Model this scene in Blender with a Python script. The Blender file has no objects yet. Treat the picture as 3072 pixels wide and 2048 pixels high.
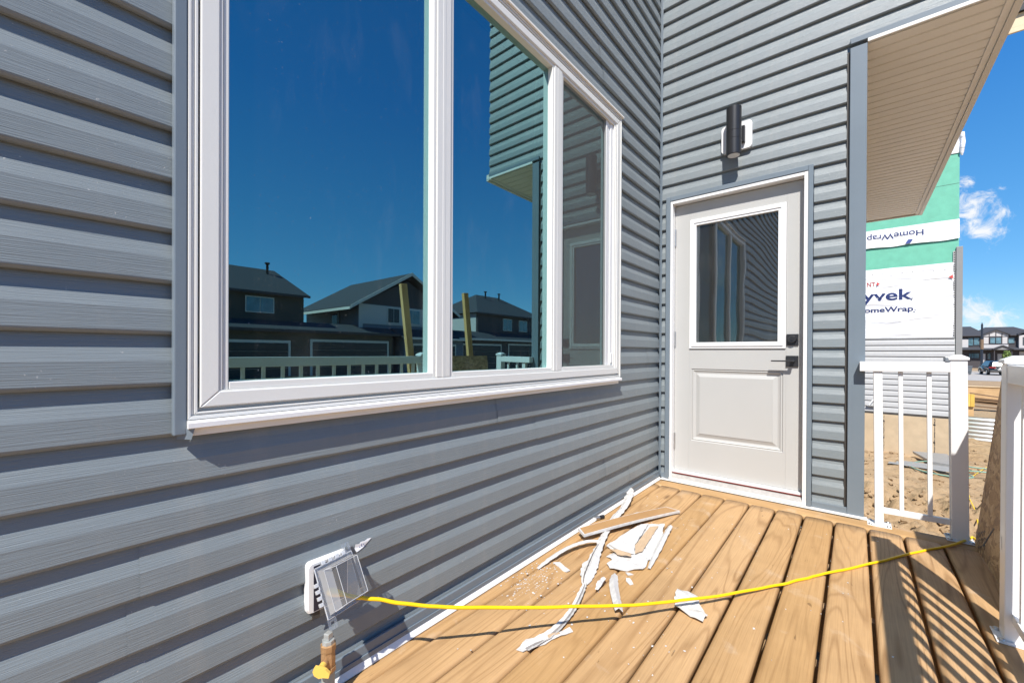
import bpy, bmesh, math, random
from mathutils import Vector, Matrix, noise
random.seed(7)
R = math.radians
SC = bpy.context.scene
COL = SC.collection

# ------------------------------------------------------------------ camera, light, exposure
cam = bpy.data.cameras.new('camera')
cam_ob = bpy.data.objects.new('camera', cam); COL.objects.link(cam_ob); SC.camera = cam_ob
cam.sensor_width = 36.0; cam.sensor_fit = 'HORIZONTAL'
cam.lens = 14.475; cam.shift_y = 0.01215; cam.clip_start = 0.02; cam.clip_end = 3000
yaw, pitch, roll = 0.69552, -0.0036, 0.0048
f_ = Vector((-math.sin(yaw)*math.cos(pitch), math.cos(yaw)*math.cos(pitch), math.sin(pitch)))
r_ = Vector((math.cos(yaw), math.sin(yaw), 0)); u_ = r_.cross(f_)
r2 = math.cos(roll)*r_ + math.sin(roll)*u_; u2 = -math.sin(roll)*r_ + math.cos(roll)*u_
M = Matrix((r2, u2, -f_)).transposed().to_4x4(); M.translation = Vector((1.1778, -3.2172, 0.9764))
cam_ob.matrix_world = M

SUN = Vector((0.257, -0.583, 0.770)).normalized()
sun = bpy.data.lights.new('sun', 'SUN'); sun.energy = 5.0; sun.angle = R(0.55); sun.color = (1.0, 0.955, 0.89)
sun_ob = bpy.data.objects.new('sun', sun); COL.objects.link(sun_ob)
sun_ob.rotation_euler = SUN.to_track_quat('Z', 'Y').to_euler(); sun_ob.location = (4, -8, 12)

W = bpy.data.worlds.new('World'); SC.world = W; W.use_nodes = True
nt = W.node_tree; nt.nodes.clear()
def wn(t, **k):
    n = nt.nodes.new(t)
    for a, v in k.items(): setattr(n, a, v)
    return n
sky = wn('ShaderNodeTexSky', sky_type='NISHITA', sun_disc=False)
sky.sun_elevation = math.asin(SUN.z); sky.sun_rotation = math.atan2(SUN.x, SUN.y)
sky.altitude = 700; sky.air_density = 0.9; sky.dust_density = 0.0; sky.ozone_density = 1.0
hs = wn('ShaderNodeHueSaturation'); hs.inputs['Saturation'].default_value = 1.30; hs.inputs['Value'].default_value = 1.15; hs.inputs['Hue'].default_value = 0.495
nt.links.new(sky.outputs[0], hs.inputs['Color'])
# fair-weather clouds: soft puffs at several places round the sky
tc = wn('ShaderNodeTexCoord')
nz = wn('ShaderNodeTexNoise'); nz.inputs['Scale'].default_value = 38; nz.inputs['Detail'].default_value = 9; nz.inputs['Roughness'].default_value = 0.66; nz.inputs['Distortion'].default_value = 0.6
nt.links.new(tc.outputs['Generated'], nz.inputs['Vector'])
acc = None
def direction(az, el):
    a, e = R(az), R(el); return (math.sin(a)*math.cos(e), math.cos(a)*math.cos(e), math.sin(e))
for az, el, rad in [(8.0, 13.4, 2.3), (8.8, 11.4, 2.4), (10.0, 12.6, 1.6), (8.3, 3.7, 2.3), (9.6, 3.2, 2.0), (7.8, 15.4, 1.1), (-35, 12, 5), (-60, 6, 4),
                    (-100, 14, 6), (165, 10, 5), (-150, 8, 6), (128, 5, 4), (-20, 4, 4)]:
    dt = wn('ShaderNodeVectorMath', operation='DISTANCE'); dt.inputs[1].default_value = direction(az, el)
    nt.links.new(tc.outputs['Generated'], dt.inputs[0])
    mr = wn('ShaderNodeMapRange'); mr.inputs['From Min'].default_value = math.radians(rad)*1.15; mr.inputs['From Max'].default_value = 0
    nt.links.new(dt.outputs['Value'], mr.inputs['Value'])
    if acc is None: acc = mr.outputs[0]
    else:
        mx = wn('ShaderNodeMath', operation='MAXIMUM'); nt.links.new(acc, mx.inputs[0]); nt.links.new(mr.outputs[0], mx.inputs[1]); acc = mx.outputs[0]
ad = wn('ShaderNodeMath', operation='MULTIPLY_ADD'); ad.inputs[1].default_value = 2.1
half = wn('ShaderNodeMath', operation='MULTIPLY_ADD'); half.inputs[1].default_value = 0.62; half.inputs[2].default_value = -1.05; nt.links.new(acc, half.inputs[0]); nt.links.new(half.outputs[0], ad.inputs[2]); nt.links.new(nz.outputs['Fac'], ad.inputs[0])
cr = wn('ShaderNodeMapRange', interpolation_type='SMOOTHSTEP'); cr.inputs['From Min'].default_value = 0.24; cr.inputs['From Max'].default_value = 0.86
nt.links.new(ad.outputs[0], cr.inputs['Value'])
gate = wn('ShaderNodeMath', operation='GREATER_THAN'); gate.inputs[1].default_value = 0.001; nt.links.new(acc, gate.inputs[0])
ml = wn('ShaderNodeMath', operation='MULTIPLY'); nt.links.new(cr.outputs[0], ml.inputs[0]); nt.links.new(gate.outputs[0], ml.inputs[1])
sepz = wn('ShaderNodeSeparateXYZ'); nt.links.new(tc.outputs['Generated'], sepz.inputs[0])
grad = wn('ShaderNodeValToRGB'); ge = grad.color_ramp.elements
for _ in range(2): ge.new(0.5)
for el_, (p_, c_) in zip(ge, [(0.0, (0.19, 0.47, 0.80)), (0.14, (0.10, 0.39, 0.80)), (0.50, (0.022, 0.215, 0.70)), (1.0, (0.010, 0.11, 0.45))]): el_.position = p_; el_.color = (*c_, 1)
nt.links.new(sepz.outputs[2], grad.inputs['Fac'])
gsc = wn('ShaderNodeMix', data_type='RGBA', blend_type='MULTIPLY'); gsc.inputs[0].default_value = 1; gsc.inputs[7].default_value = (10, 10, 10, 1); nt.links.new(grad.outputs[0], gsc.inputs[6])
deep = wn('ShaderNodeMix', data_type='RGBA'); deep.inputs[0].default_value = 0.58; nt.links.new(hs.outputs[0], deep.inputs[6]); nt.links.new(gsc.outputs[2], deep.inputs[7])
mixc = wn('ShaderNodeMix', data_type='RGBA'); mixc.inputs[7].default_value = (7.6, 7.8, 8.1, 1)
nt.links.new(ml.outputs[0], mixc.inputs[0]); nt.links.new(deep.outputs[2], mixc.inputs[6])
bg = wn('ShaderNodeBackground'); bg.inputs['Strength'].default_value = 0.092
nt.links.new(mixc.outputs[2], bg.inputs['Color'])
wo = wn('ShaderNodeOutputWorld'); nt.links.new(bg.outputs[0], wo.inputs['Surface'])

vs = SC.view_settings
vs.view_transform = 'Standard'; vs.look = 'None'; vs.gamma = 1; vs.use_curve_mapping = False; vs.exposure = 0.45
SC.cycles.max_bounces = 10; SC.cycles.transparent_max_bounces = 16

# ------------------------------------------------------------------ materials
def mat(name): 
    m = bpy.data.materials.new(name); m.use_nodes = True
    return m, m.node_tree, m.node_tree.nodes['Principled BSDF']
def N(nt, t, **k):
    n = nt.nodes.new(t)
    for a, v in k.items(): setattr(n, a, v)
    return n
def coords(nt, scale=(1, 1, 1), rnd=0.0, kind='Object'):
    t = N(nt, 'ShaderNodeTexCoord'); mp = N(nt, 'ShaderNodeMapping'); mp.inputs['Scale'].default_value = scale
    nt.links.new(t.outputs[kind], mp.inputs['Vector'])
    if rnd:
        oi = N(nt, 'ShaderNodeObjectInfo'); m = N(nt, 'ShaderNodeMath', operation='MULTIPLY'); m.inputs[1].default_value = rnd
        nt.links.new(oi.outputs['Random'], m.inputs[0]); nt.links.new(m.outputs[0], mp.inputs['Location'])
    return mp.outputs[0]
def tex(nt, vec, scale=5, detail=4, rough=0.55, dist=0.0):
    n = N(nt, 'ShaderNodeTexNoise'); n.inputs['Scale'].default_value = scale; n.inputs['Detail'].default_value = detail
    n.inputs['Roughness'].default_value = rough; n.inputs['Distortion'].default_value = dist
    nt.links.new(vec, n.inputs['Vector']); return n.outputs['Fac']
def ramp(nt, fac, stops):
    n = N(nt, 'ShaderNodeValToRGB'); e = n.color_ramp.elements
    while len(e) < len(stops): e.new(0.5)
    for el, (p, c) in zip(e, stops): el.position = p; el.color = tuple(c[:3])+(1,)
    nt.links.new(fac, n.inputs['Fac']); return n.outputs['Color']
def mixrgb(nt, fac, a, b, mode='MIX'):
    n = N(nt, 'ShaderNodeMix', data_type='RGBA', blend_type=mode)
    for sock, v in ((n.inputs[0], fac), (n.inputs[6], a), (n.inputs[7], b)):
        if hasattr(v, 'is_linked') or hasattr(v, 'links'): nt.links.new(v, sock)
        elif isinstance(v, (int, float)): sock.default_value = v
        else: sock.default_value = tuple(v[:3])+(1,)
    return n.outputs[2]
def mth(nt, op, a, b=None, c=None):
    n = N(nt, 'ShaderNodeMath', operation=op)
    for i, v in enumerate((a, b, c)):
        if v is None: continue
        if isinstance(v, (int, float)): n.inputs[i].default_value = v
        else: nt.links.new(v, n.inputs[i])
    return n.outputs[0]
def bump(nt, bsdf, h, strength=0.3, dist=0.002, prev=None):
    b = N(nt, 'ShaderNodeBump'); b.inputs['Strength'].default_value = strength; b.inputs['Distance'].default_value = dist
    nt.links.new(h, b.inputs['Height'])
    if prev is not None: nt.links.new(prev, b.inputs['Normal'])
    nt.links.new(b.outputs[0], bsdf.inputs['Normal']); return b.outputs[0]
def plain(name, col, rough=0.5, metal=0.0, var=0.08, scale=18, spec=0.5, bmp=0.0, bscale=60, rnd=3.0):
    m, nt, b = mat(name)
    v = coords(nt, rnd=rnd)
    f = tex(nt, v, scale, 5, 0.6)
    c = ramp(nt, f, [(0.25, [x*(1-var) for x in col]), (0.75, [min(1, x*(1+var)) for x in col])])
    nt.links.new(c, b.inputs['Base Color'])
    b.inputs['Roughness'].default_value = rough; b.inputs['Metallic'].default_value = metal; b.inputs['Specular IOR Level'].default_value = spec
    if bmp: bump(nt, b, tex(nt, v, bscale, 4, 0.6), bmp, 0.003)
    return m

def siding_mat(name, col, along, fine=1.0, speck=True):
    """embossed vinyl: fine fibres running along the board, faint chalky patches, a few dust specks"""
    m, nt, b = mat(name)
    s = [420.0, 420.0, 420.0]; s[along] = 9.0
    v = coords(nt, s, 7.0)
    fib = tex(nt, v, 1.0, 3, 0.6)
    v2 = coords(nt, (1, 1, 1), 5.0)
    big = tex(nt, v2, 1.6, 4, 0.6)
    c = ramp(nt, big, [(0.3, [x*0.93 for x in col]), (0.7, [x*1.07 for x in col])])
    c = mixrgb(nt, mth(nt, 'MULTIPLY', fib, 0.22), c, [x*0.72 for x in col])
    if speck:
        sp = tex(nt, coords(nt, (1, 1, 1), 11.0), 150, 2, 0.5)
        spm = N(nt, 'ShaderNodeMapRange'); spm.inputs['From Min'].default_value = 0.715; spm.inputs['From Max'].default_value = 0.75
        nt.links.new(sp, spm.inputs['Value'])
        gate = N(nt, 'ShaderNodeMapRange'); gate.inputs['From Min'].default_value = 0.5; gate.inputs['From Max'].default_value = 0.62
        nt.links.new(tex(nt, v2, 3.1, 3), gate.inputs['Value'])
        c = mixrgb(nt, mth(nt, 'MULTIPLY', mth(nt, 'MULTIPLY', spm.outputs[0], gate.outputs[0]), 0.6), c, (0.55, 0.53, 0.5))
        st = N(nt, 'ShaderNodeMapRange'); st.inputs['From Min'].default_value = 0.52; st.inputs['From Max'].default_value = 0.8
        nt.links.new(tex(nt, coords(nt, (7, 7, 1.2), 0), 2.2, 5, 0.65), st.inputs['Value'])
        c = mixrgb(nt, mth(nt, 'MULTIPLY', st.outputs[0], 0.16), c, (0.42, 0.38, 0.33))
    nt.links.new(c, b.inputs['Base Color'])
    b.inputs['Roughness'].default_value = 0.42; b.inputs['Specular IOR Level'].default_value = 0.55
    bump(nt, b, fib, 0.8*fine, 0.0016)
    return m

def wood_mat(name, light, dark, along=1, rings=9.0, knots=True, rough=0.62, stains=True, rnd=40.0, fine=0.35):
    m, nt, b = mat(name)
    s = [5.2]*3; s[along] = 0.42
    v = coords(nt, s, rnd)
    low = tex(nt, v, 1.0, 2, 0.45, 0.35)
    rg = mth(nt, 'FRACT', mth(nt, 'MULTIPLY', low, rings))
    tri = mth(nt, 'ABSOLUTE', mth(nt, 'SUBTRACT', rg, 0.5))
    s2 = [260.0]*3; s2[along] = 5.0
    fib = tex(nt, coords(nt, s2, rnd), 1.0, 3, 0.6)
    mid = [0.6*a+0.4*d for a, d in zip(light, dark)]
    c = ramp(nt, fib, [(0.25, mid), (0.5, light), (0.75, [min(1, x*1.14) for x in light])])
    line = N(nt, 'ShaderNodeMapRange'); line.inputs['From Min'].default_value = 0.20; line.inputs['From Max'].default_value = 0.02
    nt.links.new(tri, line.inputs['Value'])
    oj = N(nt, 'ShaderNodeObjectInfo')
    wear = tex(nt, coords(nt, (2, 2, 2), rnd), 1.5, 3)
    amt = mth(nt, 'MULTIPLY', mth(nt, 'MULTIPLY', line.outputs[0], wear), mth(nt, 'MULTIPLY_ADD', oj.outputs['Random'], 0.9, 0.65))
    c = mixrgb(nt, amt, c, dark)
    oi = N(nt, 'ShaderNodeObjectInfo')
    hv = N(nt, 'ShaderNodeHueSaturation'); nt.links.new(c, hv.inputs['Color'])
    nt.links.new(mth(nt, 'MULTIPLY_ADD', oi.outputs['Random'], 0.26, 0.87), hv.inputs['Value'])
    nt.links.new(mth(nt, 'MULTIPLY_ADD', oi.outputs['Random'], -0.16, 1.06), hv.inputs['Saturation'])
    c = hv.outputs[0]
    patch = tex(nt, coords(nt, (1, 1, 1), rnd), 3.0, 5, 0.6)
    c = mixrgb(nt, 0.34, c, ramp(nt, patch, [(0.3, [x*0.62 for x in light]), (0.5, light), (0.72, [min(1, light[0]*1.25), light[1]*1.3, light[2]*1.4])]))
    if knots:
        sk = [4.5]*3; sk[along] = 1.15
        vo = N(nt, 'ShaderNodeTexVoronoi'); vo.inputs['Scale'].default_value = 1.0; nt.links.new(coords(nt, sk, rnd), vo.inputs['Vector'])
        km = N(nt, 'ShaderNodeMapRange'); km.inputs['From Min'].default_value = 0.085; km.inputs['From Max'].default_value = 0.03
        nt.links.new(vo.outputs['Distance'], km.inputs['Value'])
        c = mixrgb(nt, mth(nt, 'MULTIPLY', km.outputs[0], 0.75), c, [x*0.42 for x in dark])
    if stains:
        st = N(nt, 'ShaderNodeMapRange'); st.inputs['From Min'].default_value = 0.60; st.inputs['From Max'].default_value = 0.78
        nt.links.new(tex(nt, coords(nt, (1, 1, 1), 13), 5.5, 6, 0.62, 0.4), st.inputs['Value'])
        c = mixrgb(nt, mth(nt, 'MULTIPLY', st.outputs[0], 0.38), c, (0.66, 0.58, 0.49))
        sc_ = N(nt, 'ShaderNodeMapRange'); sc_.inputs['From Min'].default_value = 0.70; sc_.inputs['From Max'].default_value = 0.73
        nt.links.new(tex(nt, coords(nt, (34, 5, 34), 13), 1.0, 3, 0.6, 0.6), sc_.inputs['Value'])
        c = mixrgb(nt, mth(nt, 'MULTIPLY', sc_.outputs[0], 0.55), c, [x*0.4 for x in dark])
    nt.links.new(c, b.inputs['Base Color']); b.inputs['Roughness'].default_value = rough; b.inputs['Specular IOR Level'].default_value = 0.3
    h = mth(nt, 'ADD', mth(nt, 'MULTIPLY', fib, 0.7), mth(nt, 'MULTIPLY', tri, 0.5))
    bump(nt, b, h, fine, 0.0016)
    return m

def glass_mat(name, ior, tint, wav=0.0, gloss=(0.92, 1.0, 1.0), film=0.006):
    m = bpy.data.materials.new(name); m.use_nodes = True; nt = m.node_tree; nt.nodes.clear()
    o = N(nt, 'ShaderNodeOutputMaterial'); mx = N(nt, 'ShaderNodeMixShader'); fr = N(nt, 'ShaderNodeFresnel'); fr.inputs['IOR'].default_value = ior
    tr = N(nt, 'ShaderNodeBsdfTransparent'); tr.inputs['Color'].default_value = (*tint, 1)
    gl = N(nt, 'ShaderNodeBsdfGlossy'); gl.inputs['Roughness'].default_value = 0.0; gl.inputs['Color'].default_value = (*gloss, 1)
    if wav:
        bp = N(nt, 'ShaderNodeBump'); bp.inputs['Strength'].default_value = wav; bp.inputs['Distance'].default_value = 0.01
        nt.links.new(tex(nt, coords(nt, (1, 1, 1)), 3.0, 1, 0.4), bp.inputs['Height']); nt.links.new(bp.outputs[0], gl.inputs['Normal'])
    # faint dust film
    df = N(nt, 'ShaderNodeBsdfDiffuse'); df.inputs['Color'].default_value = (0.5, 0.5, 0.5, 1)
    mr = N(nt, 'ShaderNodeMapRange'); mr.inputs['From Min'].default_value = 0.70; mr.inputs['From Max'].default_value = 0.78; mr.inputs['To Max'].default_value = 0.35
    nt.links.new(tex(nt, coords(nt, (1, 1, 1)), 190, 2, 0.5), mr.inputs['Value'])
    sm_ = N(nt, 'ShaderNodeMapRange'); sm_.inputs['From Min'].default_value = 0.54; sm_.inputs['From Max'].default_value = 0.70; sm_.inputs['To Max'].default_value = 0.028
    nt.links.new(tex(nt, coords(nt, (9, 9, 3.2)), 1.0, 4, 0.6, 0.5), sm_.inputs['Value'])
    md = N(nt, 'ShaderNodeMixShader'); fac = mth(nt, 'ADD', mth(nt, 'ADD', mr.outputs[0], film), sm_.outputs[0])
    nt.links.new(fr.outputs[0], mx.inputs[0]); nt.links.new(tr.outputs[0], mx.inputs[1]); nt.links.new(gl.outputs[0], mx.inputs[2])
    nt.links.new(fac, md.inputs[0]); nt.links.new(mx.outputs[0], md.inputs[1]); nt.links.new(df.outputs[0], md.inputs[2])
    nt.links.new(md.outputs[0], o.inputs['Surface']); return m
def sheer_mat(name, col, alpha, gloss=0.0):
    m = bpy.data.materials.new(name); m.use_nodes = True; nt = m.node_tree; nt.nodes.clear()
    o = N(nt, 'ShaderNodeOutputMaterial'); mx = N(nt, 'ShaderNodeMixShader'); mx.inputs[0].default_value = alpha
    tr = N(nt, 'ShaderNodeBsdfTransparent'); df = N(nt, 'ShaderNodeBsdfDiffuse'); df.inputs['Color'].default_value = (*col, 1)
    nt.links.new(tr.outputs[0], mx.inputs[1]); nt.links.new(df.outputs[0], mx.inputs[2]); out = mx.outputs[0]
    if gloss:
        g = N(nt, 'ShaderNodeBsdfGlossy'); g.inputs['Roughness'].default_value = 0.08; fr = N(nt, 'ShaderNodeFresnel'); fr.inputs['IOR'].default_value = gloss
        m2 = N(nt, 'ShaderNodeMixShader'); nt.links.new(fr.outputs[0], m2.inputs[0]); nt.links.new(out, m2.inputs[1]); nt.links.new(g.outputs[0], m2.inputs[2]); out = m2.outputs[0]
    nt.links.new(out, o.inputs['Surface']); return m

SID = (0.200, 0.230, 0.244)
m_sidA = siding_mat('grey_vinyl_siding', SID, 1)
m_sidB = siding_mat('grey_vinyl_siding_cross', SID, 0)
m_trim = plain('grey_trim', (0.165, 0.203, 0.238), 0.38, var=0.05, scale=4)
m_white = plain('white_vinyl', (0.74, 0.735, 0.70), 0.32, var=0.02, scale=3)
m_whiterail = plain('white_powder_coat', (0.78, 0.775, 0.77), 0.3, var=0.02, scale=6)
m_flash = plain('white_flashing', (0.82, 0.81, 0.79), 0.4, var=0.05, scale=9)
m_door = plain('door_paint', (0.455, 0.453, 0.438), 0.42, var=0.02, scale=3)
m_cream = plain('soffit_cream', (0.86, 0.83, 0.765), 0.5, var=0.04, scale=4)
m_olive = plain('soffit_edge', (0.74, 0.715, 0.655), 0.45, var=0.04, scale=4)
m_black = plain('black_metal', (0.018, 0.018, 0.02), 0.36, var=0.1)
m_hard = plain('dark_hardware', (0.05, 0.05, 0.053), 0.35, 0.6, var=0.08)
m_steel = plain('brushed_steel', (0.5, 0.5, 0.5), 0.35, 0.9, var=0.1)
m_lens = plain('lamp_lens', (0.75, 0.75, 0.74), 0.3)
m_red = plain('red_weatherstrip', (0.17, 0.02, 0.015), 0.6, var=0.2)
m_rubber = plain('black_rubber', (0.02, 0.02, 0.02), 0.7)
m_alu = plain('aluminium_sill', (0.55, 0.53, 0.50), 0.4, 0.5, var=0.15, scale=30)
m_deck = wood_mat('treated_deck_wood', (0.475, 0.292, 0.135), (0.215, 0.106, 0.036), rings=16.0, fine=0.5)
m_deckx = wood_mat('treated_deck_wood_cross', (0.48, 0.300, 0.142), (0.22, 0.11, 0.038), along=0, rings=16.0, fine=0.5)
m_joist = wood_mat('joist_wood', (0.36, 0.24, 0.13), (0.22, 0.13, 0.06), along=0, stains=False)
m_lumber = wood_mat('pale_lumber', (0.70, 0.43, 0.18), (0.52, 0.28, 0.10), along=2, stains=False)
m_lumberx = wood_mat('pale_lumber_cross', (0.66, 0.52, 0.33), (0.5, 0.34, 0.17), along=0, stains=False)
m_mud = wood_mat('muddy_board', (0.24, 0.145, 0.08), (0.12, 0.065, 0.03), along=0, stains=False)
m_yform = wood_mat('yellow_form_board', (0.68, 0.44, 0.10), (0.5, 0.3, 0.06), along=2, stains=False)
m_ply = wood_mat('plywood', (0.56, 0.37, 0.19), (0.45, 0.28, 0.13), along=0, stains=False, rings=5)
m_brownlam = wood_mat('brown_laminate', (0.44, 0.26, 0.12), (0.38, 0.21, 0.09), along=1, knots=False, stains=False, rings=4)
m_cord = plain('yellow_cord_jacket', (0.85, 0.56, 0.005), 0.38, var=0.04)
m_ycord2 = plain('yellow_plastic', (0.76, 0.49, 0.10), 0.4, var=0.05)
m_brass = plain('tarnished_brass', (0.42, 0.25, 0.12), 0.5, 0.4, var=0.3, scale=90, bmp=0.25, bscale=200)
m_pipe = plain('grey_painted_pipe', (0.30, 0.32, 0.30), 0.5, var=0.12, scale=40, bmp=0.1, bscale=180)
m_plug = plain('galvanised_plug', (0.45, 0.47, 0.46), 0.45, 0.4, var=0.2, scale=60)
m_pvc = plain('white_pvc', (0.78, 0.78, 0.77), 0.35, var=0.02)
m_tyvek = plain('white_house_wrap', (0.80, 0.80, 0.81), 0.55, var=0.03, scale=3, bmp=0.0)
m_navy = plain('navy_print', (0.045, 0.075, 0.26), 0.6, var=0.15)
m_rprint = plain('red_print', (0.62, 0.06, 0.05), 0.6, var=0.1)
m_gprint = plain('grey_print', (0.35, 0.36, 0.40), 0.6, var=0.1)
m_green = plain('green_sheathing', (0.15, 0.48, 0.34), 0.62, var=0.10, scale=8, bmp=0.15, bscale=40)
m_conc = plain('tan_concrete', (0.50, 0.385, 0.25), 0.85, var=0.14, scale=5, bmp=0.4, bscale=45)
m_gsid = plain('light_grey_siding', (0.44, 0.44, 0.435), 0.45, var=0.05)
m_gtrim = plain('mid_grey_trim', (0.27, 0.27, 0.265), 0.45, var=0.04)
m_dark = plain('dark_flashing', (0.05, 0.045, 0.04), 0.6)
m_corr = plain('galvanised_sheet', (0.62, 0.63, 0.64), 0.35, 0.35, var=0.06)
m_asph = plain('road_concrete', (0.40, 0.37, 0.33), 0.9, var=0.1, scale=2)
m_shing = plain('asphalt_shingles', (0.045, 0.047, 0.055), 0.9, var=0.35, scale=14, bmp=0.4, bscale=18)
m_dkwall = plain('charcoal_wall', (0.055, 0.05, 0.055), 0.7, var=0.1)
m_brwall = plain('dark_brown_stucco', (0.085, 0.07, 0.055), 0.8, var=0.1)
m_ltwall = plain('pale_wall_panel', (0.52, 0.50, 0.49), 0.7, var=0.05)
m_blwall = plain('slate_siding', (0.14, 0.16, 0.20), 0.6, var=0.08)
m_fascia = plain('pale_fascia', (0.62, 0.60, 0.56), 0.6, var=0.05)
m_gardoor = plain('garage_door_dark', (0.035, 0.034, 0.035), 0.5)
m_bluegl = plain('far_window_glass', (0.10, 0.19, 0.23), 0.08, 0.0, var=0.5, scale=1.5, spec=1.0)
m_car = plain('black_car_paint', (0.022, 0.026, 0.034), 0.15, 0.3, var=0.03, spec=0.8)
m_cargl = plain('car_glass', (0.02, 0.03, 0.04), 0.1, 0.0, spec=0.4)
m_tail = plain('red_tail_light', (0.45, 0.01, 0.015), 0.15, var=0.05)
m_tyre = plain('tyre_rubber', (0.025, 0.025, 0.026), 0.8)
m_bin = plain('grey_bin_plastic', (0.10, 0.115, 0.13), 0.5, var=0.06)
m_pole = plain('dark_pole_paint', (0.02, 0.024, 0.035), 0.4)
m_bark = plain('bark', (0.20, 0.13, 0.08), 0.9, var=0.3, scale=30)
m_tarp = plain('blue_tarp', (0.02, 0.11, 0.50), 0.35, var=0.2, scale=6)
m_hose = plain('green_hose', (0.20, 0.36, 0.28), 0.45, var=0.08)
m_sheetm = plain('grey_folded_sheet', (0.32, 0.33, 0.33), 0.4, 0.3, var=0.1)
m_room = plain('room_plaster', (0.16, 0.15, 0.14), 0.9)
m_caulk = plain('peeled_white_vinyl', (0.60, 0.59, 0.575), 0.5, var=0.12, scale=40, bmp=1.0, bscale=55)
m_foil = plain('dull_foil_tape', (0.68, 0.66, 0.63), 0.4, 0.1, var=0.35, scale=60, bmp=0.5, bscale=90)
m_crease_shade = plain('grey_crease_shade', (0.27, 0.25, 0.24), 0.6, var=0.25, scale=60)  # painted shade for the folds of the peeled strips
m_kraft = plain('kraft_paper', (0.50, 0.36, 0.23), 0.75, var=0.08, scale=20)
m_screen = sheer_mat('insect_mesh', (0.15, 0.145, 0.14), 0.50)
m_clear = sheer_mat('clear_plastic', (0.75, 0.77, 0.80), 0.11, 1.4)
m_navydark = plain('dark_blue_plate', (0.016, 0.02, 0.04), 0.3)
m_frost = sheer_mat('frosted_plastic', (0.80, 0.81, 0.83), 0.34, 1.4)
m_rim = sheer_mat('clear_plastic_edge', (0.80, 0.81, 0.83), 0.55, 1.45)
m_glass = glass_mat('window_glass', 4.6, (0.36, 0.46, 0.47), gloss=(0.54, 0.97, 1.0))
m_glass2 = glass_mat('window_glass_inner', 3.5, (0.35, 0.45, 0.43), gloss=(0.55, 1.0, 0.86))
m_doorglass = glass_mat('door_glass', 2.7, (0.45, 0.46, 0.43), wav=0.22, film=0.035)

def osb_mat():
    m, nt, b = mat('strand_board')
    vo = N(nt, 'ShaderNodeTexVoronoi'); vo.inputs['Scale'].default_value = 1.0
    w = N(nt, 'ShaderNodeVectorMath', operation='ADD'); nzn = N(nt, 'ShaderNodeTexNoise'); nzn.inputs['Scale'].default_value = 7
    base = coords(nt, (1, 17, 42)); nt.links.new(coords(nt), nzn.inputs['Vector'])
    sc = N(nt, 'ShaderNodeVectorMath', operation='SCALE'); sc.inputs['Scale'].default_value = 9.0; nt.links.new(nzn.outputs['Color'], sc.inputs[0])
    nt.links.new(base, w.inputs[0]); nt.links.new(sc.outputs[0], w.inputs[1]); nt.links.new(w.outputs[0], vo.inputs['Vector'])
    sp = N(nt, 'ShaderNodeSeparateColor'); nt.links.new(vo.outputs['Color'], sp.inputs[0])
    c = ramp(nt, sp.outputs[0], [(0.0, (0.16, 0.09, 0.045)), (0.4, (0.40, 0.25, 0.12)), (0.75, (0.54, 0.37, 0.19)), (1, (0.66, 0.49, 0.29))])
    f = tex(nt, coords(nt, (1, 60, 160)), 1.0, 4, 0.6)
    c = mixrgb(nt, 0.35, c, ramp(nt, f, [(0.3, (0.20, 0.12, 0.065)), (0.7, (0.58, 0.42, 0.25))]))
    nt.links.new(c, b.inputs['Base Color']); b.inputs['Roughness'].default_value = 0.6
    bump(nt, b, sp.outputs[0], 0.35, 0.002); return m
m_osb = osb_mat()
def dirt_mat(name, clod=False):
    m, nt, b = mat(name)
    v = coords(nt)
    a = tex(nt, v, 0.9, 6, 0.62); f = tex(nt, v, 22, 8, 0.68); g = tex(nt, v, 5, 6, 0.6)
    c = ramp(nt, a, [(0.3, (0.32, 0.22, 0.125)), (0.6, (0.45, 0.325, 0.195)), (0.8, (0.52, 0.385, 0.24))])
    c = mixrgb(nt, 0.5, c, ramp(nt, f, [(0.25, (0.18, 0.115, 0.06)), (0.55, (0.42, 0.30, 0.18)), (0.8, (0.56, 0.42, 0.27))]))
    c = mixrgb(nt, 0.25, c, ramp(nt, g, [(0.3, (0.30, 0.20, 0.11)), (0.7, (0.55, 0.42, 0.27))]))
    c = mixrgb(nt, 1.0, c, (0.93, 0.91, 0.89), 'MULTIPLY'); nt.links.new(c, b.inputs['Base Color']); b.inputs['Roughness'].default_value = 0.95; b.inputs['Specular IOR Level'].default_value = 0.15
    n1 = bump(nt, b, f, 0.7, 0.03); bump(nt, b, tex(nt, v, 90, 5, 0.7), 0.5, 0.008, n1); return m
m_dirt = dirt_mat('tan_clay_dirt')
def leaf_mat(name, a, c_):
    m, nt, b = mat(name)
    oi = N(nt, 'ShaderNodeNewGeometry')
    c = ramp(nt, oi.outputs['Random Per Island'], [(0, a), (1, c_)])
    nt.links.new(c, b.inputs['Base Color']); b.inputs['Roughness'].default_value = 0.6; return m
m_leaf = leaf_mat('young_leaves', (0.07, 0.13, 0.02), (0.17, 0.24, 0.05))
def tyvek_bump(m):
    nt = m.node_tree; b = nt.nodes['Principled BSDF']
    h = tex(nt, coords(nt, (0.9, 1, 5.5)), 1.6, 3, 0.5, 0.8); bump(nt, b, h, 0.55, 0.06)
tyvek_bump(m_tyvek)

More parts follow.
